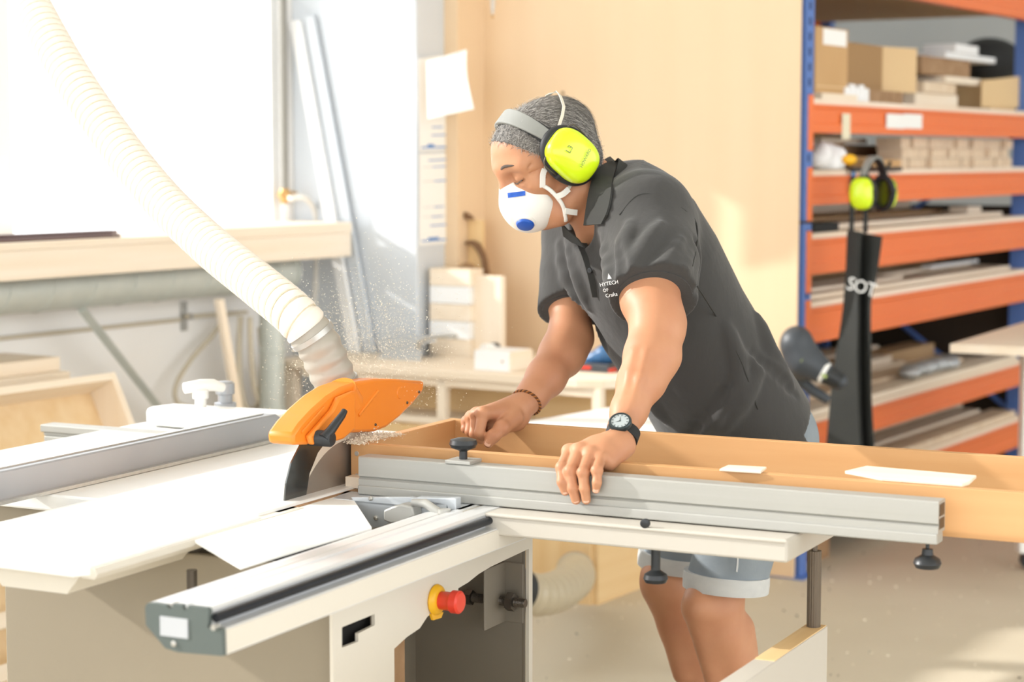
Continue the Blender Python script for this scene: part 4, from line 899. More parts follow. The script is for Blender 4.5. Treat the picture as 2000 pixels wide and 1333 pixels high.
# bracelet
bt = thing('rope_bracelet', 'twisted brown cord bracelet on the right wrist', 'bracelet', WR, 0)
bax = unit(WR - P(1040, 772, 3.785)); bcn = P(1028, 787, 3.77); b1 = unit(np.array([0, -.3, 1.]) - bax*(bax @ np.array([0, -.3, 1.]))); b2 = np.cross(bax, b1)
for ph, mtl in ((0, 'bracelet'), (math.pi, 'bracelet_dark')):
    pts = []
    for t_ in np.linspace(0, 2*math.pi, 241):
        tw = t_*22 + ph; rr = .0285 + .0016*math.cos(tw); pts.append(bcn + (b1*math.cos(t_) + b2*math.sin(t_))*rr + bax*(.0016*math.sin(tw) + .004*math.sin(t_)))
    part(bt, 'cord_strand', M().tube(pts, .0017, 6), mtl, smooth=180)
# ================================================================== ALONG THE WINDOW WALL (frame B)
bt_ = lambda x, y, t: PT(x, y, t, B)
bs_ = lambda x, y, s: PS(x, y, s, B)
TLg = -4.2
s_j = bt_(415, 470, TLg)[1]; s_e = bt_(685, 470, TLg)[1]
lg = thing('window_ledge', 'pale wooden window ledge running along the window wall, left part', 'ledge', (-4.35, 4.2, 1.06), B)
part(lg, 'top_board', M().box(TW, TLg, 1.5, s_j, 1.150, 1.172), 'pale_wood', bev=.002)
part(lg, 'apron', M().box(TLg-.03, TLg-.004, 1.5, s_j, 1.064, 1.150), 'pale_wood', bev=.002)
lg2 = thing('window_ledge', 'short raised wooden ledge end right of the hose, beside the grey pillar', 'ledge', (-4.35, 5.4, 1.06), B)
part(lg2, 'top_board', M().box(TW, TLg+.006, s_j, s_e, 1.150, 1.186), 'pale_wood', bev=.002)
part(lg2, 'apron', M().box(TLg-.03, TLg+.002, s_j, s_e, 1.066, 1.150), 'pale_wood', bev=.002)
for i, (x1, z, dt) in enumerate(((232, 1.1725, 0), (226, 1.1825, -.035))):
    e = bt_(x1, 460, TLg-.04+dt)
    single('trim_strip', ('dark brown trim strip lying at the front of the window ledge', 'dark brown trim strip lying behind the front one on the ledge')[i], 'trim strip', M().box(TLg-.075+dt, TLg-.03+dt, 1.6, e[1], z, z+.010), 'brown_strip', B, bev=.002, group='brown strips on the ledge')
# spiral duct below the ledge
dz, dt_, dr = 1.018, -4.36, .066
du = thing('spiral_duct', 'horizontal grey galvanised spiral duct below the window ledge', 'duct', (dt_, 4, dz-dr), B)
s_d = bt_(556, 530, dt_)[1]
part(du, 'duct_pipe', M().cyl((dt_, 1.2, dz), (dt_, s_d, dz), dr, 40), 'galvanised', smooth=60)
for k in range(20):
    sq = s_d - .12 - k*.178
    if sq > 1.3: part(du, 'seam', M().tube([(dt_ + (dr+.0005)*math.cos(a_), sq + .022*math.sin(a_), dz + (dr+.0005)*math.sin(a_)) for a_ in np.linspace(0, 2*math.pi, 41)], .0022, 6), 'galvanised', smooth=180)
part(du, 'end_flange', M().lathe([(dr, 0), (dr+.006, 0), (dr+.006, .012), (dr, .012)], (dt_, s_d-.006, dz), (0, 1, 0), 36), 'galvanised', smooth=40)
part(du, 'hanger', M().box(dt_-.004, dt_+.004, s_d-.13, s_d-.11, dz+dr, 1.15).box(dt_-.02, dt_+.02, s_d-.128, s_d-.122, dz+dr-.004, dz+dr+.01), 'dark_steel')
# diagonal strut
a0, a1 = bt_(160, 605, -4.30), bt_(338, 832, -4.40)
stt = M().tube([a0, a1], .016, 4, up=(1, 0, 0)); single('diagonal_strut', 'galvanised steel strut running diagonally below the duct', 'strut', stt, 'galvanised', B)
# wall bracket with rod
bk = bt_(362, 618, TW+.01)
br_ = thing('pipe_bracket', 'small steel wall bracket with two screws holding a thin pipe', 'bracket', (TW, bk[1], bk[2]), B)
part(br_, 'plate', M().box(TW+.0005, TW+.006, bk[1]-.016, bk[1]+.016, bk[2]-.05, bk[2]+.05), 'steel', bev=.001)
for dz_ in (-.034, .034): part(br_, 'screw', M().lathe([(.008, 0), (.007, .004), (0, .005)], (TW+.006, bk[1], bk[2]+dz_), (1, 0, 0), 12), 'steel', smooth=40)
part(br_, 'pipe', M().tube([(TW+.03, bk[1]-.02, bk[2]), (TW+.03, bk[1]+.30, bk[2]-.006)], .007, 12), 'cable_beige', smooth=60)
part(br_, 'clip', M().lathe([(.011, -.008), (.011, .008)], (TW+.03, bk[1], bk[2]), (0, 1, 0), 16), 'steel', smooth=40)
cb = [bt_(x, y, t) for x, y, t in ((440, 615, -4.45), (415, 655, -4.44), (375, 700, -4.44), (345, 750, -4.43), (345, 785, -4.42), (375, 797, -4.40), (420, 800, -4.38), (430, 830, -4.36))]
single('beige_cable', 'beige cable hanging in a loop below the wall bracket', 'cable', M().tube(smooth_path(cb, 50), .0085, 10), 'cable_beige', B, smooth=180)
single('wall_pipe', 'thin horizontal beige pipe along the white wall under the duct', 'pipe', M().cyl((TW+.012, 1.6, bk[2]-.01), (TW+.012, bk[1]-.03, bk[2]-.01), .007, 10), 'cable_beige', B, smooth=60)
# leaning strip of wood
l0, l1 = bt_(432, 585, -4.22), bt_(472, 815, -4.12)
l1b = l1 + (l1-l0)*((l1[2]-.0)/(l0[2]-l1[2]))
single('leaning_lath', 'narrow pale wooden lath leaning below the ledge behind the hose', 'lath', M().prism([l0 + (0, -.015, 0), l0 + (0, .015, 0), l1b + (0, .015, 0), l1b + (0, -.015, 0)], (-.02, 0, 0)), 'pale_wood_z', B, bev=.001)
# vertical duct and hanging hoses behind the big hose
v0 = bt_(532, 720, -4.25)
vd = thing('vertical_duct', 'upright galvanised duct standing in the corner behind the hose', 'duct', (-4.25, v0[1], 0), B)
part(vd, 'pipe', M().cyl((-4.25, v0[1], 0), (-4.25, v0[1], .96), .042, 28), 'galvanised', smooth=60)
for z in (.55, .75, .93): part(vd, 'clamp_ring', M().lathe([(.042, 0), (.046, .002), (.046, .016), (.042, .018)], (-4.25, v0[1], z), (0, 0, 1), 28), 'galvanised', smooth=40)
for i, (pp, r, lb) in enumerate((([(470, 618), (467, 680), (468, 740), (478, 790), (495, 800), (508, 770), (512, 700), (508, 640)], .010, 'pale air hose hanging in a long loop behind the lath'),
                      ([(488, 620), (490, 690), (500, 770), (520, 790), (528, 740), (520, 640)], .009, 'second pale air hose loop hanging beside the upright duct'))):
    single('air_hose', lb, 'hose', M().tube(smooth_path([bt_(x, y, -4.33+.04*i) for x, y in pp], 60), r, 10), 'cable_beige', B, smooth=180, group='hanging air hoses')
# pipe with valve left of the pillar
vp0, vp1 = bt_(553, 375, TW+.03), bt_(545, -60, TW+.03)
vv_ = thing('water_pipe', 'dark vertical pipe with brass tap on the window reveal', 'pipe', (TW+.03, vp0[1], 1.2), B)
part(vv_, 'pipe', M().cyl((TW+.03, vp0[1]+.01, vp0[2]), (TW+.03, vp0[1]+.01, 2.6), .014, 16), 'pipe_dark', smooth=60)
part(vv_, 'tap', M().lathe([(.012, -.03), (.018, -.025), (.020, 0), (.018, .02), (.013, .025)], (TW+.03, vp0[1]+.01, vp0[2]-.012), (0, 0, 1), 16).cyl((TW+.03, vp0[1]-.02, vp0[2]-.01), (TW+.03, vp0[1]+.07, vp0[2]-.01), .011, 12), 'brass', smooth=50)
whs = [bt_(x, y, -4.40) for x, y in ((566, 388), (590, 385), (608, 398), (617, 425), (620, 470), (618, 540), (612, 620), (606, 700))]
single('white_hose', 'thin white hose curving from the tap down behind the ledge', 'hose', M().tube(smooth_path(whs, 50), .0105, 12), 'cable_white', B, smooth=180)
# planks leaning on the pillar
ZBT = .722
def lean(p0, p1, w, d, name, label, mtl, t0, t1, s0=None):
    q0, q1 = bs_(p0[0], p0[1], t0), bs_(p1[0], p1[1], t1); q1 = q1 + (q1-q0)*((q1[2]-ZBT)/(q0[2]-q1[2]))
    return single(name, label, 'plank', M().prism([q0 + (-w/2, 0, 0), q0 + (w/2, 0, 0), q1 + (w/2, 0, 0), q1 + (-w/2, 0, 0)], (0, d, 0)), mtl, B, bev=.002)
lean((574, 40), (690, 690), .045, .018, 'leaning_plank', 'long narrow white plank leaning against the pillar', 'white_board', 5.70, 5.695)
lean((600, 30), (720, 690), .05, .016, 'leaning_plank', 'long pale grey plank leaning behind the white plank', 'pillar_metal', 5.725, 5.72)
# papers on the pillar
def page(name, label, tl, trr, brr, bll, lines, t=TP+.004, curl=.0, sp_=None):
    un = (lambda p: bt_(*p, t)) if sp_ is None else (lambda p: bs_(*p, sp_))
    pg = thing(name, label, 'paper', un(bll), B); nv = np.array([1., 0, 0]) if sp_ is None else np.array([0, -1., 0])
    c = [un(p) for p in (tl, trr, brr, bll)]
    n = 8; Lr, Rr_ = [], []
    for i in range(n+1):
        k = i/n; Lr.append(c[0] + (c[3]-c[0])*k + np.array([0, 0, 0])); Rr_.append(c[1] + (c[2]-c[1])*k + nv*curl*math.sin(3*k+.4))
    part(pg, 'sheet', M().strip(Lr, Rr_, .0015, nrm=nv), 'paper')
    for (u0, u1, v, h_, mt) in lines:
        f_ = lambda u, v: (c[0]*(1-u) + c[1]*u)*(1-v) + (c[3]*(1-u) + c[2]*u)*v + nv*(.0022 + curl*u*math.sin(3*v+.4))
        part(pg, 'printed_line', M().prism([f_(u0, v), f_(u1, v), f_(u1, v+h_), f_(u0, v+h_)], nv*.0004), mt)
    return pg
LN = [(.25, .97, .07, .012, 'paper_blue'), (.37, .97, .145, .010, 'paper_blue'), (.1, .35, .145, .006, 'paper_grey'), (.42, .98, .30, .012, 'paper_blue'), (.1, .42, .30, .006, 'paper_grey'), (.1, .95, .585, .005, 'paper_grey'), (.42, .68, .583, .012, 'paper_blue'), (.1, .9, .69, .005, 'paper_grey'), (.35, .66, .688, .012, 'paper_blue'), (.3, .97, .785, .012, 'paper_blue'), (.06, .97, .945, .016, 'paper_blue'), (.25, .55, .92, .03, 'paper_blue')]
page('price_list', 'white sheet with many blue lines hanging low on the pillar side', (818, 301), (887, 297), (886, 475), (818, 480), LN)
page('price_list', 'white sheet with few blue lines above the lower list on the pillar', (817, 228), (886, 226), (889, 294), (818, 296), [(.35, .66, .3, .03, 'paper_blue'), (.34, .97, .53, .03, 'paper_blue'), (.06, .97, .87, .045, 'paper_blue'), (.22, .4, .80, .08, 'paper_blue')])
page('note_sheet', 'blank white sheet with folded corner fluttering at the top of the pillar', (834, 120), (914, 97), (924, 213), (836, 232), [(.3, .5, .03, .012, 'paper_grey'), (.62, .9, .03, .012, 'paper_grey'), (.7, .9, .11, .018, 'paper_grey')], curl=.02, sp_=5.735)
page('note_sheet', 'plain white sheet pinned half behind the fluttering sheet', (816, 115), (860, 108), (860, 235), (817, 240), [], t=TP+.008)
# ------------------------------------------------------------------ corner left of the saw: boards and leaning frame
bb = thing('low_trestle', 'low white trestle under the board stack by the window wall', 'trestle', (-4.3, 3.4, 0), B)
zs = bt_(60, 765, -4.2)[2]
part(bb, 'top_rail', M().box(-4.48, -4.24, 2.2, 4.12, zs-.05, zs), 'white_board')
for s in (2.4, 4.05):
    for t in (-4.45, -4.27): part(bb, 'leg', M().box(t-.02, t+.02, s-.02, s+.02, 0, zs-.05), 'white_board')
for i, (xe, t0, t1, k0, k1) in enumerate(((137, -4.44, -4.19, 0, .045), (118, -4.47, -4.24, .045, .085))):
    se_ = bt_(xe, 730, t1)[1]
    single('stacked_board', ('thick pale board at the bottom of the stack left of the strut', 'pale board at the top of the stack left of the strut')[i], 'board', M().box(t0, t1, 2.3, se_, zs+k0+.0005, zs+k1), 'pale_wood', B, bev=.002, group='boards by the window wall')
# leaning crate frame: local x along s, y up the slope, z out
C0 = bt_(225, 727, -4.02); foot = np.array([-3.62, C0[1], 0]); up_ = unit(C0 - foot); out_ = unit(np.cross((0, 1, 0), up_)); out_ = out_ if out_[0] > 0 else -out_
HT = np.linalg.norm(C0 - foot); LW = 1.5
wf = thing('wooden_crate', 'pale open wooden crate leaning at the left behind the saw', 'crate', (-3.65, C0[1]-.6, 0), B)
def lb_(x0, x1, y0, y1, z0, z1):
    m = M().box(x0, x1, y0, y1, z0, z1); return m.xf(lambda p: foot + np.array([0, -1, 0])*p[0] + up_*p[1] + out_*(p[2]-.10))
part(wf, 'back_panel', lb_(.0, LW, 0.02, HT, -.008, 0), 'birch')
part(wf, 'side_board', lb_(0, .022, 0.02, HT, 0, .10), 'pale_wood_z', bev=.001); part(wf, 'side_board', lb_(LW-.022, LW, 0.02, HT, 0, .10), 'pale_wood_z', bev=.001)
part(wf, 'top_board', lb_(.022, LW-.022, HT-.022, HT, 0, .10), 'pale_wood', bev=.001)
for y, h_, zz in ((.50, .022, .085), (.245, .042, .10), (.115, .042, .10)): part(wf, 'cross_rail', lb_(.022, LW-.022, y, y+h_, zz-.022, zz), 'pale_wood', bev=.001)
part(wf, 'inner_stile', lb_(.52, .56, .06, .60, .05, .075), 'dark_wood')
part(wf, 'knot', lb_(.09, .10, HT-.19, HT-.175, .002, .024), 'black_matte') if False else None
# ================================================================== WORKBENCH IN THE NICHE
ZB = .72; SBF = 5.39
wbn = thing('workbench', 'pale plywood workbench with open shelf in the niche behind the person', 'workbench', (-3.6, 5.7, 0), B)
part(wbn, 'top', M().prism([(-4.30, SBF, ZB-.028), (-3.10, SBF, ZB-.028), (-3.02, SBF+.02, ZB-.028), (-2.97, SBF+.10, ZB-.028), (-2.97, 5.74, ZB-.028), (-4.30, 5.74, ZB-.028)], (0, 0, .028)), 'pale_wood_x', bev=.003)
part(wbn, 'top_rear', M().box(-3.89, -2.97, 5.74, 6.095, ZB-.028, ZB), 'pale_wood_x')
part(wbn, 'cabinet_body', M().box(-4.0, -3.04, 5.42, 6.09, 0.0, .535), 'plywood', label='plywood cabinet under the bench')
part(wbn, 'cabinet_front', M().box(-4.0, -3.06, 5.405, 5.42, .0, .53), 'plywood_z')
part(wbn, 'shelf', M().box(-4.05, -3.0, 5.41, 6.09, .535, .557), 'pale_wood_x', bev=.002)
part(wbn, 'back_panel', M().box(-3.95, -3.0, 5.60, 5.61, .557, ZB-.028), 'plywood_x')
for x in (866, 1169):
    c = bs_(x, 780, SBF+.03); part(wbn, 'leg', M().box(c[0]-.016, c[0]+.016, SBF+.015, SBF+.045, .557, ZB-.028), 'pale_wood_z', bev=.001)
part(wbn, 'apron', M().box(-4.2, -3.05, SBF+.015, SBF+.03, ZB-.055, ZB-.028), 'pale_wood_x')
for t in (-4.28,): part(wbn, 'leg', M().box(t, t+.04, SBF+.02, SBF+.06, 0, ZB-.028), 'pale_wood_z')
# things on the bench
def bbox(name, label, cat, p_tl, p_br, s, depth, mtl, zb=ZB+.0005, bev=.002):
    a_, b_ = bs_(*p_tl, s), bs_(*p_br, s); return single(name, label, cat, M().box(a_[0], b_[0], s, s+depth, zb, max(a_[2], zb+.01)), mtl, B, bev=bev)
pb = thing('pine_block', 'white-sided wooden block with one screw hole on the bench edge', 'wood block', bs_(960, 725, 5.46), B)
a_, b_ = bs_(926, 684, 5.46), bs_(994, 725, 5.46)
part(pb, 'block', M().box(a_[0], b_[0], 5.46, 5.60, ZB+.0005, a_[2]), 'white_board', bev=.002)
part(pb, 'end_face', M().box(b_[0]+.0003, b_[0]+.006, 5.462, 5.598, ZB+.001, a_[2]-.001), 'pale_wood')
part(pb, 'hole', M().lathe([(.004, 0), (.004, .0006), (0, .0006)], bs_(981, 707, 5.46), (0, -1, 0), 12), 'old_wood')
bbox('upright_panel', 'plain pale upright panel standing at the back of the bench', 'panel', (923, 538), (979, 655), 5.82, .03, 'pale_wood_z')
a_, b_ = bs_(884, 525, 5.80), bs_(921, 655, 5.80); n = 5; hh = (a_[2]-ZB)/n
for i in range(n):
    single('stacked_offcut', ('bottom', 'second lowest', 'middle', 'second highest', 'topmost')[i] + ' pale offcut in the stack beside the upright panel', 'offcut', M().box(a_[0]-.09, b_[0]-(i % 2)*.004, 5.79, 5.875, ZB+.0005+hh*i, ZB+hh*(i+1)-.001), ('pale_wood_x', 'white_board', 'pale_wood', 'white_board', 'pale_wood_x')[i], B, bev=.001, group='offcut stack on the bench')
rc = bs_(953, 658, 5.70)
tr_ = thing('tape_roll', 'round roll of pale tape with dark core standing on the bench', 'roll', (rc[0], 5.72, ZB), B)
part(tr_, 'roll', M().lathe([(.0, -.004), (.030, -.004), (.031, 0), (.031, .045), (0, .045)], (rc[0], 5.68, ZB+.0325), (.35, 1, 0), 32), 'paper', smooth=40)
part(tr_, 'dark_side', M().lathe([(.0325, .03), (.0325, .05), (0, .05)], (rc[0], 5.68, ZB+.0325), (.35, 1, 0), 32), 'black_plastic', smooth=40)
# arched templates hung on the niche side
def arch(pxy, t, th, name, label, mtl):
    pts = smooth_path([bt_(x, y, t) for x, y in pxy[0]], 16); pin = smooth_path([bt_(x, y, t) for x, y in pxy[1]], 16)
    return single(name, label, 'template', M().strip(pts, pin, th, nrm=(1, 0, 0)), mtl, B)
def arch_s(o, i_, s, th, name, label, mtl):
    pts = smooth_path([bs_(x, y, s) for x, y in o], 16); pin = smooth_path([bs_(x, y, s) for x, y in i_], 16)
    return single(name, label, 'template', M().strip(pts, pin, th, nrm=(0, 1, 0)), mtl, B)
arch_s([(908, 474), (920, 470), (935, 480), (946, 505), (951, 537)], [(908, 478), (918, 478), (930, 490), (939, 510), (943, 537)], 5.96, .02, 'arched_template', 'large dark-edged wooden arch behind the upright panel', 'dark_wood')
arch_s([(897, 520), (908, 514), (922, 520), (936, 538)], [(897, 523), (908, 522), (918, 528), (928, 540)], 5.90, .02, 'arched_template', 'small grey wooden arch on the offcut stack', 'old_wood')
arch_s([(886, 416), (902, 414), (914, 420), (922, 429)], [(886, 429), (900, 428), (908, 428), (912, 430)], 5.96, .02, 'arched_template', 'brown wooden arch peeping out beside the paper sheet', 'dark_wood')
a_, b_ = bs_(884, 430, 5.97), bs_(938, 535, 5.97)
single('template_board', 'tall plywood template board behind the arches in the niche', 'board', M().box(TP+.06, b_[0], 5.985, 6.0, ZB+.0005, a_[2]), 'plywood_z', B)
# cordless tool
ctool = thing('cordless_sander', 'blue and black cordless tool lying on the bench behind the person', 'power tool', bs_(1165, 715, 5.62), B)
a_, b_ = bs_(1134, 700, 5.62), bs_(1194, 716, 5.62)
part(ctool, 'battery', M().box(a_[0], b_[0], 5.60, 5.70, ZB+.0005, ZB+.028), 'tool_grey', bev=.004)
part(ctool, 'red_mark', M().box(a_[0]+.012, a_[0]+.05, 5.5985, 5.6, ZB+.009, ZB+.019), 'red_plastic'); part(ctool, 'end_cap', M().box(b_[0]-.006, b_[0]+.003, 5.602, 5.65, ZB+.002, ZB+.014), 'red_plastic')
F = Field(np.array([a_[0]-.02, 5.56, ZB]), np.array([b_[0]+.06, 5.78, ZB+.14]), .004)
F.chain([(a_[0]+.02, 5.65, ZB+.035), (b_[0]-.04, 5.65, ZB+.055), (b_[0], 5.66, ZB+.07)], [.022, .028, .03], .02); part(ctool, 'housing', F.mesh(), 'tool_blue', smooth=180, recalc=False)
# sheet-metal hood with tap lever next to the pillar
mh = thing('sheet_hood', 'bent grey sheet-metal hood standing on the bench below the pillar', 'sheet metal', bs_(790, 705, 5.60), B)
hq = lambda x, y, s=5.60: bs_(x, y, s)
part(mh, 'curved_sheet', M().strip(smooth_path([hq(x, y) for x, y in ((728, 708), (750, 690), (780, 676), (822, 672))], 12), smooth_path([hq(x, y, 5.60) for x, y in ((728, 712), (750, 712), (780, 712), (822, 712))], 12), .004, nrm=(0, 1, 0)), 'sheet_metal', smooth=40)
part(mh, 'top_sheet', M().prism([hq(735, 662), hq(815, 660), hq(822, 672), hq(780, 677), hq(745, 690)], (0, .10, 0)), 'sheet_metal')
part(mh, 'rod', M().tube(smooth_path([hq(818, 682, 5.58), hq(820, 668, 5.57), hq(845, 660, 5.55), hq(875, 656, 5.54), hq(888, 656, 5.54)], 20), .0065, 10), 'steel', smooth=180)
part(mh, 'rod_tip', M().sphere(hq(889, 657, 5.54), .009, 12), 'steel', smooth=180)
# white table in front of the bench
zw = .66
wtb = thing('white_table', 'white tabletop standing between the person and the plywood bench', 'table', Zp(1150, 830, zw), 0)
BASE[wtb.name] = np.array(Zp(1150, 830, zw)); 
c4 = [Zp(960, 836, zw), Zp(1190, 796, zw), Zp(1330, 818, zw), Zp(1400, 880, zw), Zp(960, 900, zw)]
part(wtb, 'top', M().prism(c4, (0, 0, -.02)), 'white_board', bev=.002)
for px_, py_ in ((985, 862), (1345, 850), (1385, 868)):
    p = Zp(px_, py_, zw); part(wtb, 'leg', M().cyl((p[0], p[1], 0), (p[0], p[1], zw-.02), .018, 12), 'white_metal', smooth=50)
# flexible hose on the floor beside the saw cabinet
fh = thing('floor_hose', 'grey ribbed flexible hose lying on the floor beside the saw cabinet', 'hose', Zp(1090, 1195, 0), 0)
hp2 = [P(1000, 1150, 5.35), P(1050, 1163, 5.45), P(1090, 1155, 5.6), P(1118, 1135, 5.8), P(1125, 1125, 6.0), P(1124, 1118, 6.1)]
pth = np.array(smooth_path(hp2, 140)); pth[:, 2] = np.maximum(pth[:, 2], .062)
part(fh, 'ribbed_tube', M().tube(list(pth), [.056 + .004*math.sin(i*2*math.pi/9) for i in range(140)], 28), 'hose_clear', smooth=180)
part(fh, 'coupling', M().tube([pth[-1], pth[-1] + (pth[-1]-pth[-12])*1.2], .06, 28), 'hose_grey', smooth=50)
part(fh, 'dark_collar', M().tube([pth[0], pth[8]], .064, 28), 'black_plastic', smooth=50)
# ================================================================== overhead: hook cord and lamp
ck = bs_(962, 33, 5.9)
hk = thing('hanging_hook', 'thin grey cord loop hanging from above at the plywood wall', 'hook', (ck[0], 5.9, ck[2]), B)
part(hk, 'cord', M().tube([(ck[0], 5.9, 3.5), (ck[0]-.004, 5.9, ck[2]+.05), (ck[0], 5.9, ck[2]+.004), (ck[0]+.006, 5.9, ck[2]+.05), (ck[0]+.003, 5.9, 3.5)], .003, 8), 'steel', smooth=60)
part(hk, 'tip', M().sphere((ck[0], 5.9, ck[2]+.002), .006, 10), 'brass', smooth=180)
part(wb, 'stain', M().lathe([(.007, 0), (.006, .0006), (0, .0006)], bs_(1099, 182, SPL), (0, -1, 0), 10), 'dark_wood'); part(wb, 'stain', M().lathe([(.004, 0), (.003, .0006), (0, .0006)], bs_(1100, 194, SPL), (0, -1, 0), 10), 'old_wood')
# ================================================================== STORAGE RACK (frame B)
TR, S0, S1, DR = -2.66, 6.18, 8.62, 1.0
rk = thing('storage_rack', 'orange and blue pallet rack holding boards along the right side', 'rack', (TR-.5, 7.4, 0), B)
rt = lambda x, y, t=TR: PT(x, y, t, B)
beams = [(2.00, 2.12), (1.497, 1.592), (1.255, 1.352), (1.022, 1.140), (.790, .908), (.425, .512), (.155, .262)]
def post(t, s, s1_):
    p = part(rk, 'upright', M().box(t-.045, t+.045, s-.03, s-.024, 0, 3.1).box(t-.045, t-.040, s-.024, s+.03, 0, 3.1).box(t+.040, t+.045, s-.024, s+.03, 0, 3.1), 'rack_blue')
    part(p, 'foot_plate', M().box(t-.07, t+.07, s-.06, s+.06, 0, .006), 'rack_blue')
    return p
for t in (TR-.045, TR-DR): 
    for s in (S0-.02, S1):
        p = post(t, s, 0)
        if t > -3 and s < 7:
            for k in range(46): part(p, 'slot', M().box(t-.022, t-.010, s-.0315, s-.0295, .1+k*.05, .122+k*.05).box(t+.010, t+.022, s-.0315, s-.0295, .1+k*.05, .122+k*.05), 'rack_hole')
            for k in range(46): part(p, 'slot', M().box(t+.0445, t+.0462, s-.012, s+.004, .1+k*.05, .125+k*.05), 'rack_hole')
            fz = M()
            for (x, y) in ((1528, 1098), (1546, 1104)): part(p, 'anchor_bolt', M().lathe([(.008, 0), (.007, .005), (0, .006)], (t+(-.03 if x < 1540 else .02), s-.03, .095 if x < 1540 else .085), (0, -1, 0), 10), 'steel', smooth=40)
for z0, z1 in beams:
    for t in (TR, TR-DR):
        h = z1-z0; bm_ = part(rk, 'beam', M().prism([(t-.045, S0, z0), (t, S0, z0), (t, S0, z0+h*.30), (t-.006, S0, z0+h*.36), (t-.006, S0, z0+h*.84), (t, S0, z0+h*.9), (t, S0, z1), (t-.045, S0, z1)], (0, S1-S0, 0)), 'rack_orange')
        for s in (S0-.02, S1): part(bm_, 'end_connector', M().box(t-.05, t+.004, s-.012, s+.028, z0-.06, z1+.03), 'rack_orange', bev=.002)
    zd_ = z1+.0005 if z0 < 1.9 else z0+.03
    part(rk, 'deck', M().box(TR-DR+.01, TR-.012 if z0 < 1.9 else TR-.05, S0+.02, S1-.03, zd_, zd_+.0185), 'pale_wood' if z0 < 1.9 else 'mdf')
# diagonal frame bracing; added dark end and back sheets paint the shelf-depth shade
for s in (S0-.02, S1):
    part(rk, 'brace', M().tube([(TR-.09, s, .3), (TR-DR+.05, s, .9)], .012, 8), 'rack_blue'); part(rk, 'brace', M().tube([(TR-DR+.05, s, .9), (TR-.09, s, 1.5)], .012, 8), 'rack_blue')
part(rk, 'end_shade', M().box(TR-DR, TR-.06, S1+.06, S1+.075, 0, 1.20), 'depth_shade')
part(rk, 'back_board', M().box(TR-DR-.07, TR-DR-.055, S0-.03, S1, 0, 1.25), 'depth_shade')
ZD = [b[1]+.0195 for b in beams]   # deck tops: 0 top ... 6 lowest
# tags on the beams
c = rt(1652, 222); single('masking_tape', 'cream tape tag hanging over the second rack beam', 'tag', M().box(TR+.0005, TR+.003, c[1]-.035, c[1]+.035, rt(1652, 272)[2], c[2]+.0), 'masking', B)
for i, (x0, x1) in enumerate(((1731, 1765), (1765, 1800))):
    a_, b_ = rt(x0, 222), rt(x1, 252); single('shelf_label', ('left half of the pale label pair on the rack beam', 'right half of the pale label pair on the rack beam')[i], 'label', M().box(TR+.0005, TR+.002, a_[1], b_[1], b_[2], a_[2]), 'paper', B)
# ---- shelf 1 (top visible deck): boxes and offcuts
def rbox(name, label, cat, p0, p1, t_front, depth, zb, mtl, group=None, bev=.003, ang=0):
    a_, b_ = rt(*p0, t_front), rt(*p1, t_front); return single(name, label, cat, M().box(t_front-depth, t_front, a_[1], b_[1], zb, max(a_[2], zb+.012)), mtl, B, bev=bev, group=group)
z1_ = ZD[1]
tb1 = thing('cardboard_box', 'tall closed cardboard box with white tape at the rack post', 'box', (TR-.18, rt(1620, 190, TR-.06)[1], z1_), B)
a_, b_ = rt(1594, 50, TR-.06), rt(1655, 188, TR-.06)
part(tb1, 'carton', M().box(TR-.40, TR-.06, a_[1], b_[1], z1_+.022, a_[2]), 'cardboard', bev=.003); part(tb1, 'tape', M().box(TR-.0598, TR-.058, a_[1]+.06, b_[1]-.02, a_[2]-.06, a_[2]-.005), 'paper'); part(tb1, 'lid_edge', M().box(TR-.0595, TR-.057, a_[1]+.005, b_[1]-.005, a_[2]-.205, a_[2]-.2), 'cardboard_pale')
single('deck_board', 'flat pale board under the tall carton on the rack', 'board', M().box(TR-.44, TR-.03, a_[1]-.01, b_[1]+.02, z1_+.0005, z1_+.0215), 'pale_wood', B)
# open carton turned so that its pale end shows
s_a, s_b = rt(1655, 140, TR-.30)[1], rt(1812, 180, TR-.12)[1]
oc = thing('cardboard_box', 'wide open cardboard carton in the middle of the upper shelf', 'box', (TR-.35, (s_a+s_b)/2, z1_), B)
a_, b_ = bs_(1757, 95, 7.25), bs_(1812, 180, 7.25)
zz0, zz1 = z1_+.05, rt(1757, 92, TR-.12)[2]
part(oc, 'long_side', M().box(TR-.16, TR-.154, 6.62, 7.20, zz0, zz1), 'kraft_shaded'); part(oc, 'far_side', M().box(TR-.55, TR-.544, 6.62, 7.20, zz0, zz1), 'cardboard')  # shade on the long side is put into its darker card colour
part(oc, 'end_flap', M().prism([(TR-.16, 7.20, zz0), (TR-.10, 7.42, zz0), (TR-.10, 7.42, zz1), (TR-.16, 7.20, zz1)], (-.005, 0, 0)), 'cardboard_pale'); part(oc, 'end_side', M().box(TR-.55, TR-.154, 6.615, 6.62, zz0, zz1), 'cardboard'); part(oc, 'bottom', M().box(TR-.55, TR-.154, 6.62, 7.20, zz0, zz0+.006), 'cardboard'); part(oc, 'flap', M().box(TR-.54, TR-.16, 7.20, 7.206, zz0, zz1), 'cardboard')
single('deck_board', 'flat offcut board under the wide carton on the upper shelf', 'board', M().box(TR-.5, TR-.09, 6.63, 7.25, z1_+.0005, z1_+.049), 'old_wood', B)
bw = rt(1672, 190, TR-.05)
for i in range(5): single('white_foam_piece', ('first', 'second', 'third', 'fourth', 'fifth')[i] + ' white foam block from the left beside the tall carton', 'foam', M().box(TR-.12, TR-.05, bw[1]-.09+i*.045, bw[1]-.052+i*.045, z1_+.0005, z1_+.05+.012*(i % 2)), 'cloth_white', B, bev=.006, group='white foam blocks on the upper shelf')
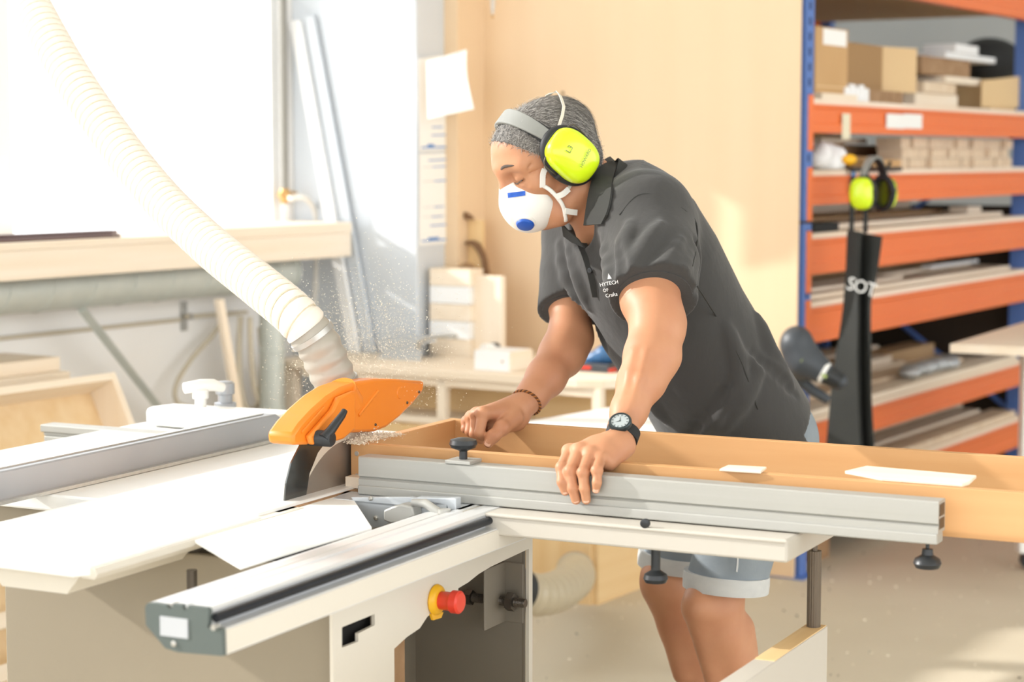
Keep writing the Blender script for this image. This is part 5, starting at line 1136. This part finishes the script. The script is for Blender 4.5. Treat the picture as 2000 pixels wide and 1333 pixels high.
for i, (p0, p1, dz0, dz1, mt, lb) in enumerate((((1788, 180), (1870, 208), 0, .055, 'pale_wood', 'bottom pale offcut of the upper shelf pile'), ((1800, 165), (1862, 185), .0555, .10, 'pine_end', 'middle offcut of the upper shelf pile'), ((1838, 150), (1906, 165), .1005, .128, 'pale_wood', 'long thin offcut across the upper shelf pile'), ((1800, 118), (1895, 135), .1285, .20, 'old_wood', 'brown offcut block high on the upper shelf pile'), ((1843, 88), (1940, 118), .2005, .225, 'white_board', 'white board on top of the upper shelf pile'), ((1858, 85), (1902, 105), .2255, .262, 'white_board', 'small white block crowning the upper shelf pile'))):
    a_, b_ = rt(*p0, TR-.12), rt(*p1, TR-.12); single('shelf_offcut', lb, 'offcut', M().box(TR-.34+.02*i, TR-.12+.01*(i % 3), a_[1], b_[1], z1_+.0005+dz0, z1_+dz1), mt, B, bev=.002, group='offcut pile on the upper shelf')
a_, b_ = rt(1925, 150, TR-.10), rt(1998, 205, TR-.10)
lc = thing('cardboard_box', 'open pale carton at the far end of the upper shelf', 'box', (TR-.25, (a_[1]+b_[1])/2, z1_), B)
hz_ = a_[2]+.02
part(lc, 'carton', M().box(TR-.42, TR-.08, a_[1]+.02, b_[1]+.04, z1_+.0005, hz_-.03), 'cardboard_pale', bev=.003); part(lc, 'raised_flap', M().prism([(TR-.08, a_[1]-.1, z1_+.01), (TR-.06, b_[1]+.06, z1_+.02), (TR-.06, b_[1]+.06, hz_+.01), (TR-.08, a_[1]-.1, hz_-.04)], (-.005, 0, 0)), 'cardboard_pale')
a_ = rt(1945, 90, TR-.35); b_ = rt(2000, 145, TR-.35)
single('black_bag', 'black plastic bundle at the upper right edge of the rack', 'bundle', M().sphere((TR-.45, a_[1]+.22, (a_[2]+b_[2])/2), (.14, .27, .11), 14), 'black_matte', B, smooth=180)
single('bag_support', 'pale carton under the black bundle at the rack end', 'box', M().box(TR-.60, TR-.43, a_[1]-.02, a_[1]+.45, z1_+.0005, (a_[2]+b_[2])/2-.109), 'cardboard', B)
# ---- shelf 2: block wall, cloth, cartons
z2_ = ZD[2]
x0, x1 = rt(1762, 300, TR-.06)[1], rt(1975, 300, TR-.06)[1]; ncol = 13; w_ = (x1-x0)/ncol; rowh = (rt(1850, 270, TR-.06)[2] - z2_)/3
ORD = 'first second third fourth fifth sixth seventh eighth ninth tenth eleventh twelfth thirteenth'.split()
blk = M().box(0, .10, 0, w_*.9, 0, rowh*.96); proto = None
for r_ in range(3):
    for c_ in range(ncol):
        lb = ORD[c_] + ' pale square block from the left in the ' + ('bottom', 'middle', 'top')[r_] + ' row of the block wall'
        if proto is None:
            proto = single('square_block', lb, 'wood block', blk, 'pine_end', B, group='pale blocks stacked on the second shelf'); o = proto
        else: o = proto.copy(); COL.objects.link(o); o['label'] = lb
        o.location = wor(np.array([TR-.11+random.uniform(-.018, .008), x0 + w_*(c_+.5) + random.uniform(-.004, .004), z2_+.0005 + rowh*r_]), B)
for i, (p0, p1, d0, zz, mt, nm, lb, ct_) in enumerate((((1592, 272), (1650, 310), .30, .13, 'cardboard', 'cardboard_box', 'low carton tucked behind the white cloth on the second shelf', 'box'), ((1655, 278), (1745, 300), .28, .09, 'old_wood', 'shelf_offcut', 'brown board behind the ear muffs on the second shelf', 'offcut'), ((1655, 292), (1722, 330), .14, .045, 'cardboard', 'cardboard_box', 'flat carton behind the hanging ear muffs', 'box'))):
    a_, b_ = rt(*p0, TR-d0), rt(*p1, TR-d0); single(nm, lb, ct_, M().box(TR-d0-.15, TR-d0, a_[1], b_[1], z2_+.0005, z2_+zz), mt, B, bev=.002)
a_, b_ = rt(1705, 317, TR-.03), rt(1755, 332, TR-.03); single('small_carton', 'small flat brown carton at the shelf edge right of the ear muffs', 'box', M().box(TR-.12, TR-.02, a_[1], b_[1], z2_+.0005, z2_+.035), 'cardboard', B, bev=.002)
a_, b_ = rt(1700, 268, TR-.10), rt(1765, 285, TR-.10); single('shelf_offcut', 'flat pale board lying left of the block wall', 'offcut', M().box(TR-.3, TR-.25, a_[1]-.1, b_[1], z2_+.0955, z2_+.115), 'pale_wood', B); 
wr_ = rt(1618, 312, TR-.06); F = Field(np.array([TR-.16, wr_[1]-.16, z2_]), np.array([TR+.0, wr_[1]+.16, z2_+.15]), .005)
for k in range(9): F.ell((TR-.08+random.uniform(-.03, .03), wr_[1]-.09+.022*k, z2_+.035+.02*math.sin(k*1.3)), (.035, .03, .03+.012*(k % 3)), None, .02)
F.cut((0, 0, z2_+.002), (0, 0, -1)); single('white_rag', 'crumpled white rag on the second shelf beside the blue post', 'rag', F.mesh(), 'cloth_white', B, smooth=180, recalc=False)
single('rag_board', 'short brown board under the white rag', 'board', M().box(TR-.2, TR-.18, wr_[1]-.2, wr_[1]+.2, z2_+.0005, z2_+.02), 'old_wood', B)
# ---- boards on the lower shelves
def board(name, label, s0, s1, t0, t1, z, th, mtl): return single(name, label, 'board', M().box(t0, t1, s0, s1, z, z+th), mtl, B, bev=.001)
z3, z4, z5, z6 = ZD[3], ZD[4], ZD[5], ZD[6]
board('loose_sheet', 'large pale sheet on the third shelf level behind the apron', 6.3, 8.5, TR-.9, TR-.10, z3+.0005, .018, 'pale_wood')
board('loose_sheet', 'upper brown sheet on the third shelf level', 6.25, 8.3, TR-.85, TR-.30, z3+.019, .012, 'mdf')
board('shelf_board', 'short light board on the third shelf near the ear muffs', 6.3, rt(1778, 420, TR-.5)[1], TR-.7, TR-.5, z3+.0315, .05, 'pale_wood')
a_ = rt(1912, 420, TR-.12); single('small_block', 'small wooden block at the edge of the third shelf', 'wood block', M().box(TR-.22, TR-.14, a_[1]-.09, a_[1]+.09, z3+.019, z3+.045), 'pale_wood', B, bev=.001)
board('tool_case', 'dark power tool case left on the third shelf by the post', 6.28, 6.50, TR-.098, TR-.03, z3+.0005, .03, 'black_matte')['category'] = 'tool'
board('loose_sheet', 'wide tan sheet on the fourth shelf level', 6.25, 8.5, TR-.9, TR-.06, z4+.0005, .016, 'pale_wood')
board('loose_sheet', 'second tan sheet lying set back on the fourth shelf', 6.25, 8.45, TR-.9, TR-.22, z4+.017, .014, 'pale_wood')
board('loose_sheet', 'brown sheet on top of the fourth shelf stack', 6.2, 8.4, TR-.9, TR-.36, z4+.0315, .012, 'mdf')
a0_, a1_ = rt(1822, 548, TR-.16), rt(1915, 530, TR-.16); board('white_strip', 'white strip lying on the fourth shelf stack', a0_[1], a1_[1], TR-.21, TR-.17, z4+.0315, .014, 'white_board')
board('shelf_board', 'narrow board at the front of the fourth shelf', 6.25, rt(1725, 560, TR-.2)[1], TR-.215, TR-.12, z4+.017, .012, 'pale_wood')
for i in range(5): board('shelf_board', ('frontmost', 'second', 'third', 'fourth', 'rearmost')[i] + ' of the long planks on the fifth shelf level', 6.25, 8.5 - .35*(i % 3), TR-.14-.125*i, TR-.02-.125*i, z5+.0005, .022+.012*i, ('pale_wood', 'pine_end', 'pale_wood', 'mdf', 'pale_wood')[i])
board('shelf_board', 'short block lying on the planks right of the apron', 6.6, rt(1733, 690, TR-.3)[1], TR-.36, TR-.28, z5+.0475, .03, 'pale_wood')
a_ = rt(1830, 695, TR-.05); F = Field(np.array([TR-.22, a_[1]-.32, z5+.02]), np.array([TR+.02, a_[1]+.4, z5+.12]), .006)
for k in range(8): F.ell((TR-.09+random.uniform(-.02, .02), a_[1]-.22+.07*k, z5+.050), (.045, .05, .02+.006*(k % 2)), None, .02)
F.cut((0, 0, z5+.0245), (0, 0, -1)); single('plastic_film', 'crumpled pale plastic film on the fifth shelf front', 'film', F.mesh(), 'sheet_metal', B, smooth=180, recalc=False)
for i in range(6): board('shelf_board', ('frontmost', 'second', 'third', 'fourth', 'fifth', 'rearmost')[i] + ' of the long planks on the lowest shelf level', 6.25, 8.5 - .12*(i % 2), TR-.13-.12*i, TR-.02-.12*i, z6+.0005, .03+.010*i, ('pine_end', 'pale_wood', 'pine_end', 'pale_wood', 'mdf', 'pale_wood')[i])
# pallet under the rack
pl_ = thing('pallet', 'weathered wooden pallet on the floor under the rack', 'pallet', (TR-.5, 6.9, 0), B)
for t in (-.06, -.5, -.9):
    for s in (6.45, 7.05, 7.65): part(pl_, 'block', M().box(TR+t-.09, TR+t+.0, s-.06, s+.08, 0, .085), 'old_wood', bev=.002)
for t in (-.06, -.28, -.5, -.72, -.9): part(pl_, 'deck_plank', M().box(TR+t-.1, TR+t+.0, 6.36, 7.8, .0855, .107), 'old_wood', bev=.001)
# ---- things hanging at the rack front
def hangpt(x, y, t=TR+.05): return rt(x, y, t)
hx_ = hangpt(1700, 350); 
em2 = thing('ear_muffs', 'lime ear muffs hanging on the rack above the apron', 'ear muffs', wor(hx_, B), 0)
cm = P(1706, 378, 6.66); f2 = unit(np.array([-.62, -.78, 0])); l2 = unit(np.array([-.78, .62, 0]) * -1); l2 = unit(np.array([.80, -.60, 0])); f2 = unit(np.array([-.6, -.8, 0]))
l2 = unit(np.array([.72, .69, 0])); f2 = unit(np.array([.69, -.72, 0]))
earmuffs(em2, cm + np.array([0, 0, .0]), f2, l2, np.array([0, 0, 1.]), .062, .125)
hkb = thing('rack_hook', 'black hook bar clipped on the rack beam carrying apron and ear muffs', 'hook', loc(P(1690, 330, 6.7), B), B)
c1, c2 = hangpt(1668, 300, TR+.012), hangpt(1740, 305, TR+.012)
part(hkb, 'bar', M().tube([(TR+.012, c1[1]-.02, 1.372), (TR+.012, c2[1]+.1, 1.372)], .008, 8), 'black_plastic', smooth=60)
part(hkb, 'prong', M().tube(smooth_path([(TR+.01, c1[1]+.12, 1.372), (TR+.08, c1[1]+.12, 1.375), (TR+.10, c1[1]+.12, 1.40)], 10), .006, 8), 'black_plastic', smooth=60)
part(hkb, 'blue_strap', M().box(TR+.006, TR+.010, c1[1]-.005, c1[1]+.02, 1.24, 1.372), 'blue_band')
yl = P(1665, 312, 6.6); single('yellow_pad', 'yellow cap of another ear muff behind the hanging pair', 'ear muff', M().sphere(yl + np.array([0, .06, 0]), (.026, .02, .018), 14), 'yellow_plastic', 0, smooth=180)
# apron
ap = thing('work_apron', 'long black leather apron hanging from the rack', 'apron', P(1670, 870, 6.45), 0)
apl = [(1656, 450, 6.62), (1652, 540, 6.6), (1645, 620, 6.58), (1632, 700, 6.56), (1622, 780, 6.54), (1614, 870, 6.52), (1608, 960, 6.5)]
apm = [(1678, 452, 6.56), (1676, 545, 6.55), (1676, 625, 6.53), (1674, 700, 6.51), (1676, 780, 6.49), (1680, 870, 6.47), (1684, 960, 6.45)]
apd = [(1684, 455, 6.64), (1682, 545, 6.62), (1683, 625, 6.60), (1683, 700, 6.58), (1684, 780, 6.56), (1687, 870, 6.54), (1690, 960, 6.52)]
apr = [(1724, 462, 6.54), (1713, 540, 6.52), (1702, 590, 6.52), (1702, 700, 6.50), (1703, 780, 6.48), (1708, 870, 6.46), (1712, 960, 6.44)]
PL, PM, PD, PR = ([P(*p) for p in smooth_path(k, 24)] for k in (apl, apm, apd, apr))
part(ap, 'left_fold', M().strip(PL, PM, .003), 'apron', smooth=60); part(ap, 'inner_fold', M().strip(PM, PD, .003), 'apron', smooth=60); part(ap, 'right_fold', M().strip(PD, PR, .003), 'apron', smooth=60)
for x in (1663, 1690): part(ap, 'neck_strap', M().tube([P(x, 455, 6.60), P(x+1, 400, 6.62), P(x+4, 345, 6.66)], .008, 8, flat=.3), 'black_matte')
lx = unit(P(1712, 566, 6.52) - P(1664, 552, 6.5)); ly = np.array([0, 0, 1.]); ly = unit(ly - lx*(ly @ lx))
part(ap, 'lettering', text_mesh('SOT', .062, P(1683, 562, 6.45), lx, ly, spacing=.85), 'logo_white')
# leaf blower
lbw = thing('leaf_blower', 'dark grey cordless leaf blower standing behind the person at the rack', 'leaf blower', P(1590, 760, 6.3), 0)
F = Field(P(1590, 700, 6.25) - .20, P(1590, 700, 6.25) + .22, .005)
F.ell(P(1556, 665, 6.25), (.045, .05, .045), None, 0); F.chain([P(1556, 680, 6.25), P(1572, 705, 6.24), P(1600, 722, 6.22)], [.05, .052, .04], .03); F.chain([P(1600, 722, 6.22), P(1640, 746, 6.2)], [.036, .026], .01)
F.chain([P(1552, 700, 6.26), P(1560, 740, 6.27)], [.03, .025], .02)
hb_ = part(lbw, 'housing', F.mesh(), 'tool_grey', smooth=180, recalc=False)
part(lbw, 'nozzle', M().tube([P(1618, 733, 6.205), P(1642, 747, 6.195)], [.0315, .029], 24), 'black_plastic', smooth=50)
tq = unit(P(1590, 716, 6.19)-P(1566, 702, 6.19)); up2 = unit(np.cross(tq, (0, 1, 0))); 
part(hb_, 'green_label', M().prism([P(1563, 706, 6.187), P(1568, 700, 6.187), P(1592, 716, 6.187), P(1588, 723, 6.187)], (0, -.003, 0)), 'green_label'); part(hb_, 'green_mark', M().prism([P(1604, 735, 6.178), P(1607, 729, 6.178), P(1616, 734, 6.178), P(1613, 740, 6.178)], (0, -.003, 0)), 'green_label')
part(lbw, 'white_ring', M().tube([P(1606, 726, 6.213), P(1613, 730, 6.21)], .036, 24), 'white_metal', smooth=50)
part(lbw, 'battery_stick', M().tube([P(1560, 740, 6.27), P(1585, 762, 6.27), P(1618, 782, 6.27)], [.02, .018, .015], 12), 'tool_grey', smooth=60)
part(lbw, 'wall_hanger', M().cyl(P(1556, 668, 6.3), P(1556, 668, 6.45), .012, 10), 'steel')
single('rack_rope', 'thin brown cord tied round the blue rack post', 'cord', M().tube([wor(np.array([TR-.045+.062*math.cos(a_), S0-.02+.045*math.sin(a_), 1.20]), B) for a_ in np.linspace(0, 2*math.pi, 25)], .004, 6), 'rope', 0)
# ================================================================== BENCH AT THE RIGHT EDGE
zr = .80
rb_ = thing('rolling_bench', 'pale wooden bench on black castors at the right edge', 'bench', Zp(2100, 700, zr), 0)
c = [Zp(1855, 672, zr), Zp(2000, 629, zr), Zp(2260, 660, zr), Zp(2180, 700, zr)]
c[2] = c[1] + (np.array([1.1, -.55, 0])); c[3] = c[0] + np.array([1.1, -.55, 0])
part(rb_, 'top', M().prism(c, (0, 0, -.03)), 'pale_wood_x', bev=.002)
ins = [c[0] + (c[1]-c[0])*.3 + (c[3]-c[0])*.17, c[0] + (c[1]-c[0])*.97 + (c[3]-c[0])*.12, c[2] - (c[3]-c[0])*.1, c[3] - (c[3]-c[0])*.1 + (c[1]-c[0])*.3]
part(rb_, 'grey_mat', M().prism(ins, (0, 0, .008)), 'mdf')
lgp = Zp(1998, 1112, 0); part(rb_, 'leg', M().box(lgp[0]-.02, lgp[0]+.06, lgp[1]-.03, lgp[1]+.03, .06, zr-.03), 'white_metal', bev=.002); part(rb_, 'castor', M().cyl((lgp[0]+.02, lgp[1]-.02, .03), (lgp[0]+.02, lgp[1]+.02, .03), .03, 20), 'black_plastic', smooth=50)
for q_ in (c[1]*.85 + c[3]*.15, c[2]*.9 + c[0]*.1, c[3]*.9 + c[1]*.1): part(rb_, 'leg', M().box(q_[0]-.03, q_[0]+.03, q_[1]-.03, q_[1]+.03, 0, zr-.03), 'white_metal')
part(rb_, 'bolt', M().lathe([(.012, 0), (.012, -.012), (0, -.013)], c[0]*.72 + c[3]*.28 + np.array([0, .05, -.03]), (0, 0, 1), 12), 'black_plastic')
# ================================================================== sawdust
def flecks(n, gen, size, name, label, mtl):
    m = M(); vv, ff = [], []
    for i in range(n):
        p = gen(); s_ = size*RNG.uniform(.5, 1.4); d = RNG.normal(0, 1, (4, 3)); k = len(vv)
        d /= np.linalg.norm(d, axis=1)[:, None]; vv += [tuple(p + d[j]*s_) for j in range(4)]; ff += [(k, k+1, k+2), (k, k+2, k+3), (k, k+3, k+1), (k+1, k+3, k+2)]
    m.v, m.f = vv, ff; return single(name, label, 'sawdust', m, mtl, 0, kind='stuff', recalc=False)
heap0 = wor(np.array([-1.815, 3.0, .913]), A); ua, wa = axes(A)
def heap():
    r_ = RNG.random(); s_ = RNG.uniform(-.04, .11); t_ = RNG.normal(-1.805, .010); z_ = .914 + abs(RNG.normal(0, .007))*math.exp(-((s_-.02)/.06)**2)
    return wor(np.array([t_, 3.02+s_, z_]), A)
flecks(2600, heap, .0016, 'sawdust_heap', 'heap of pale sawdust on the frame corner under the guard', 'dust')
def cloud():
    a_ = abs(RNG.normal(0, 1)); q_ = P(690 + RNG.normal(20, 90), 720 + RNG.normal(-40, 75), 3.6 + abs(RNG.normal(0, .35))); return q_
flecks(9000, cloud, .0010, 'sawdust_cloud', 'fine sawdust flecks flying in the air around the blade guard', 'dust')
def floor_d(): x = RNG.uniform(-.2, 2.2); y = RNG.uniform(4.2, 7.2); return np.array([x, y, .002])
flecks(420, floor_d, .005, 'floor_chips', 'scattered wood chips on the concrete floor', 'dust')
flecks(90, floor_d, .007, 'floor_grit', 'dark specks scattered on the concrete floor', 'grit')
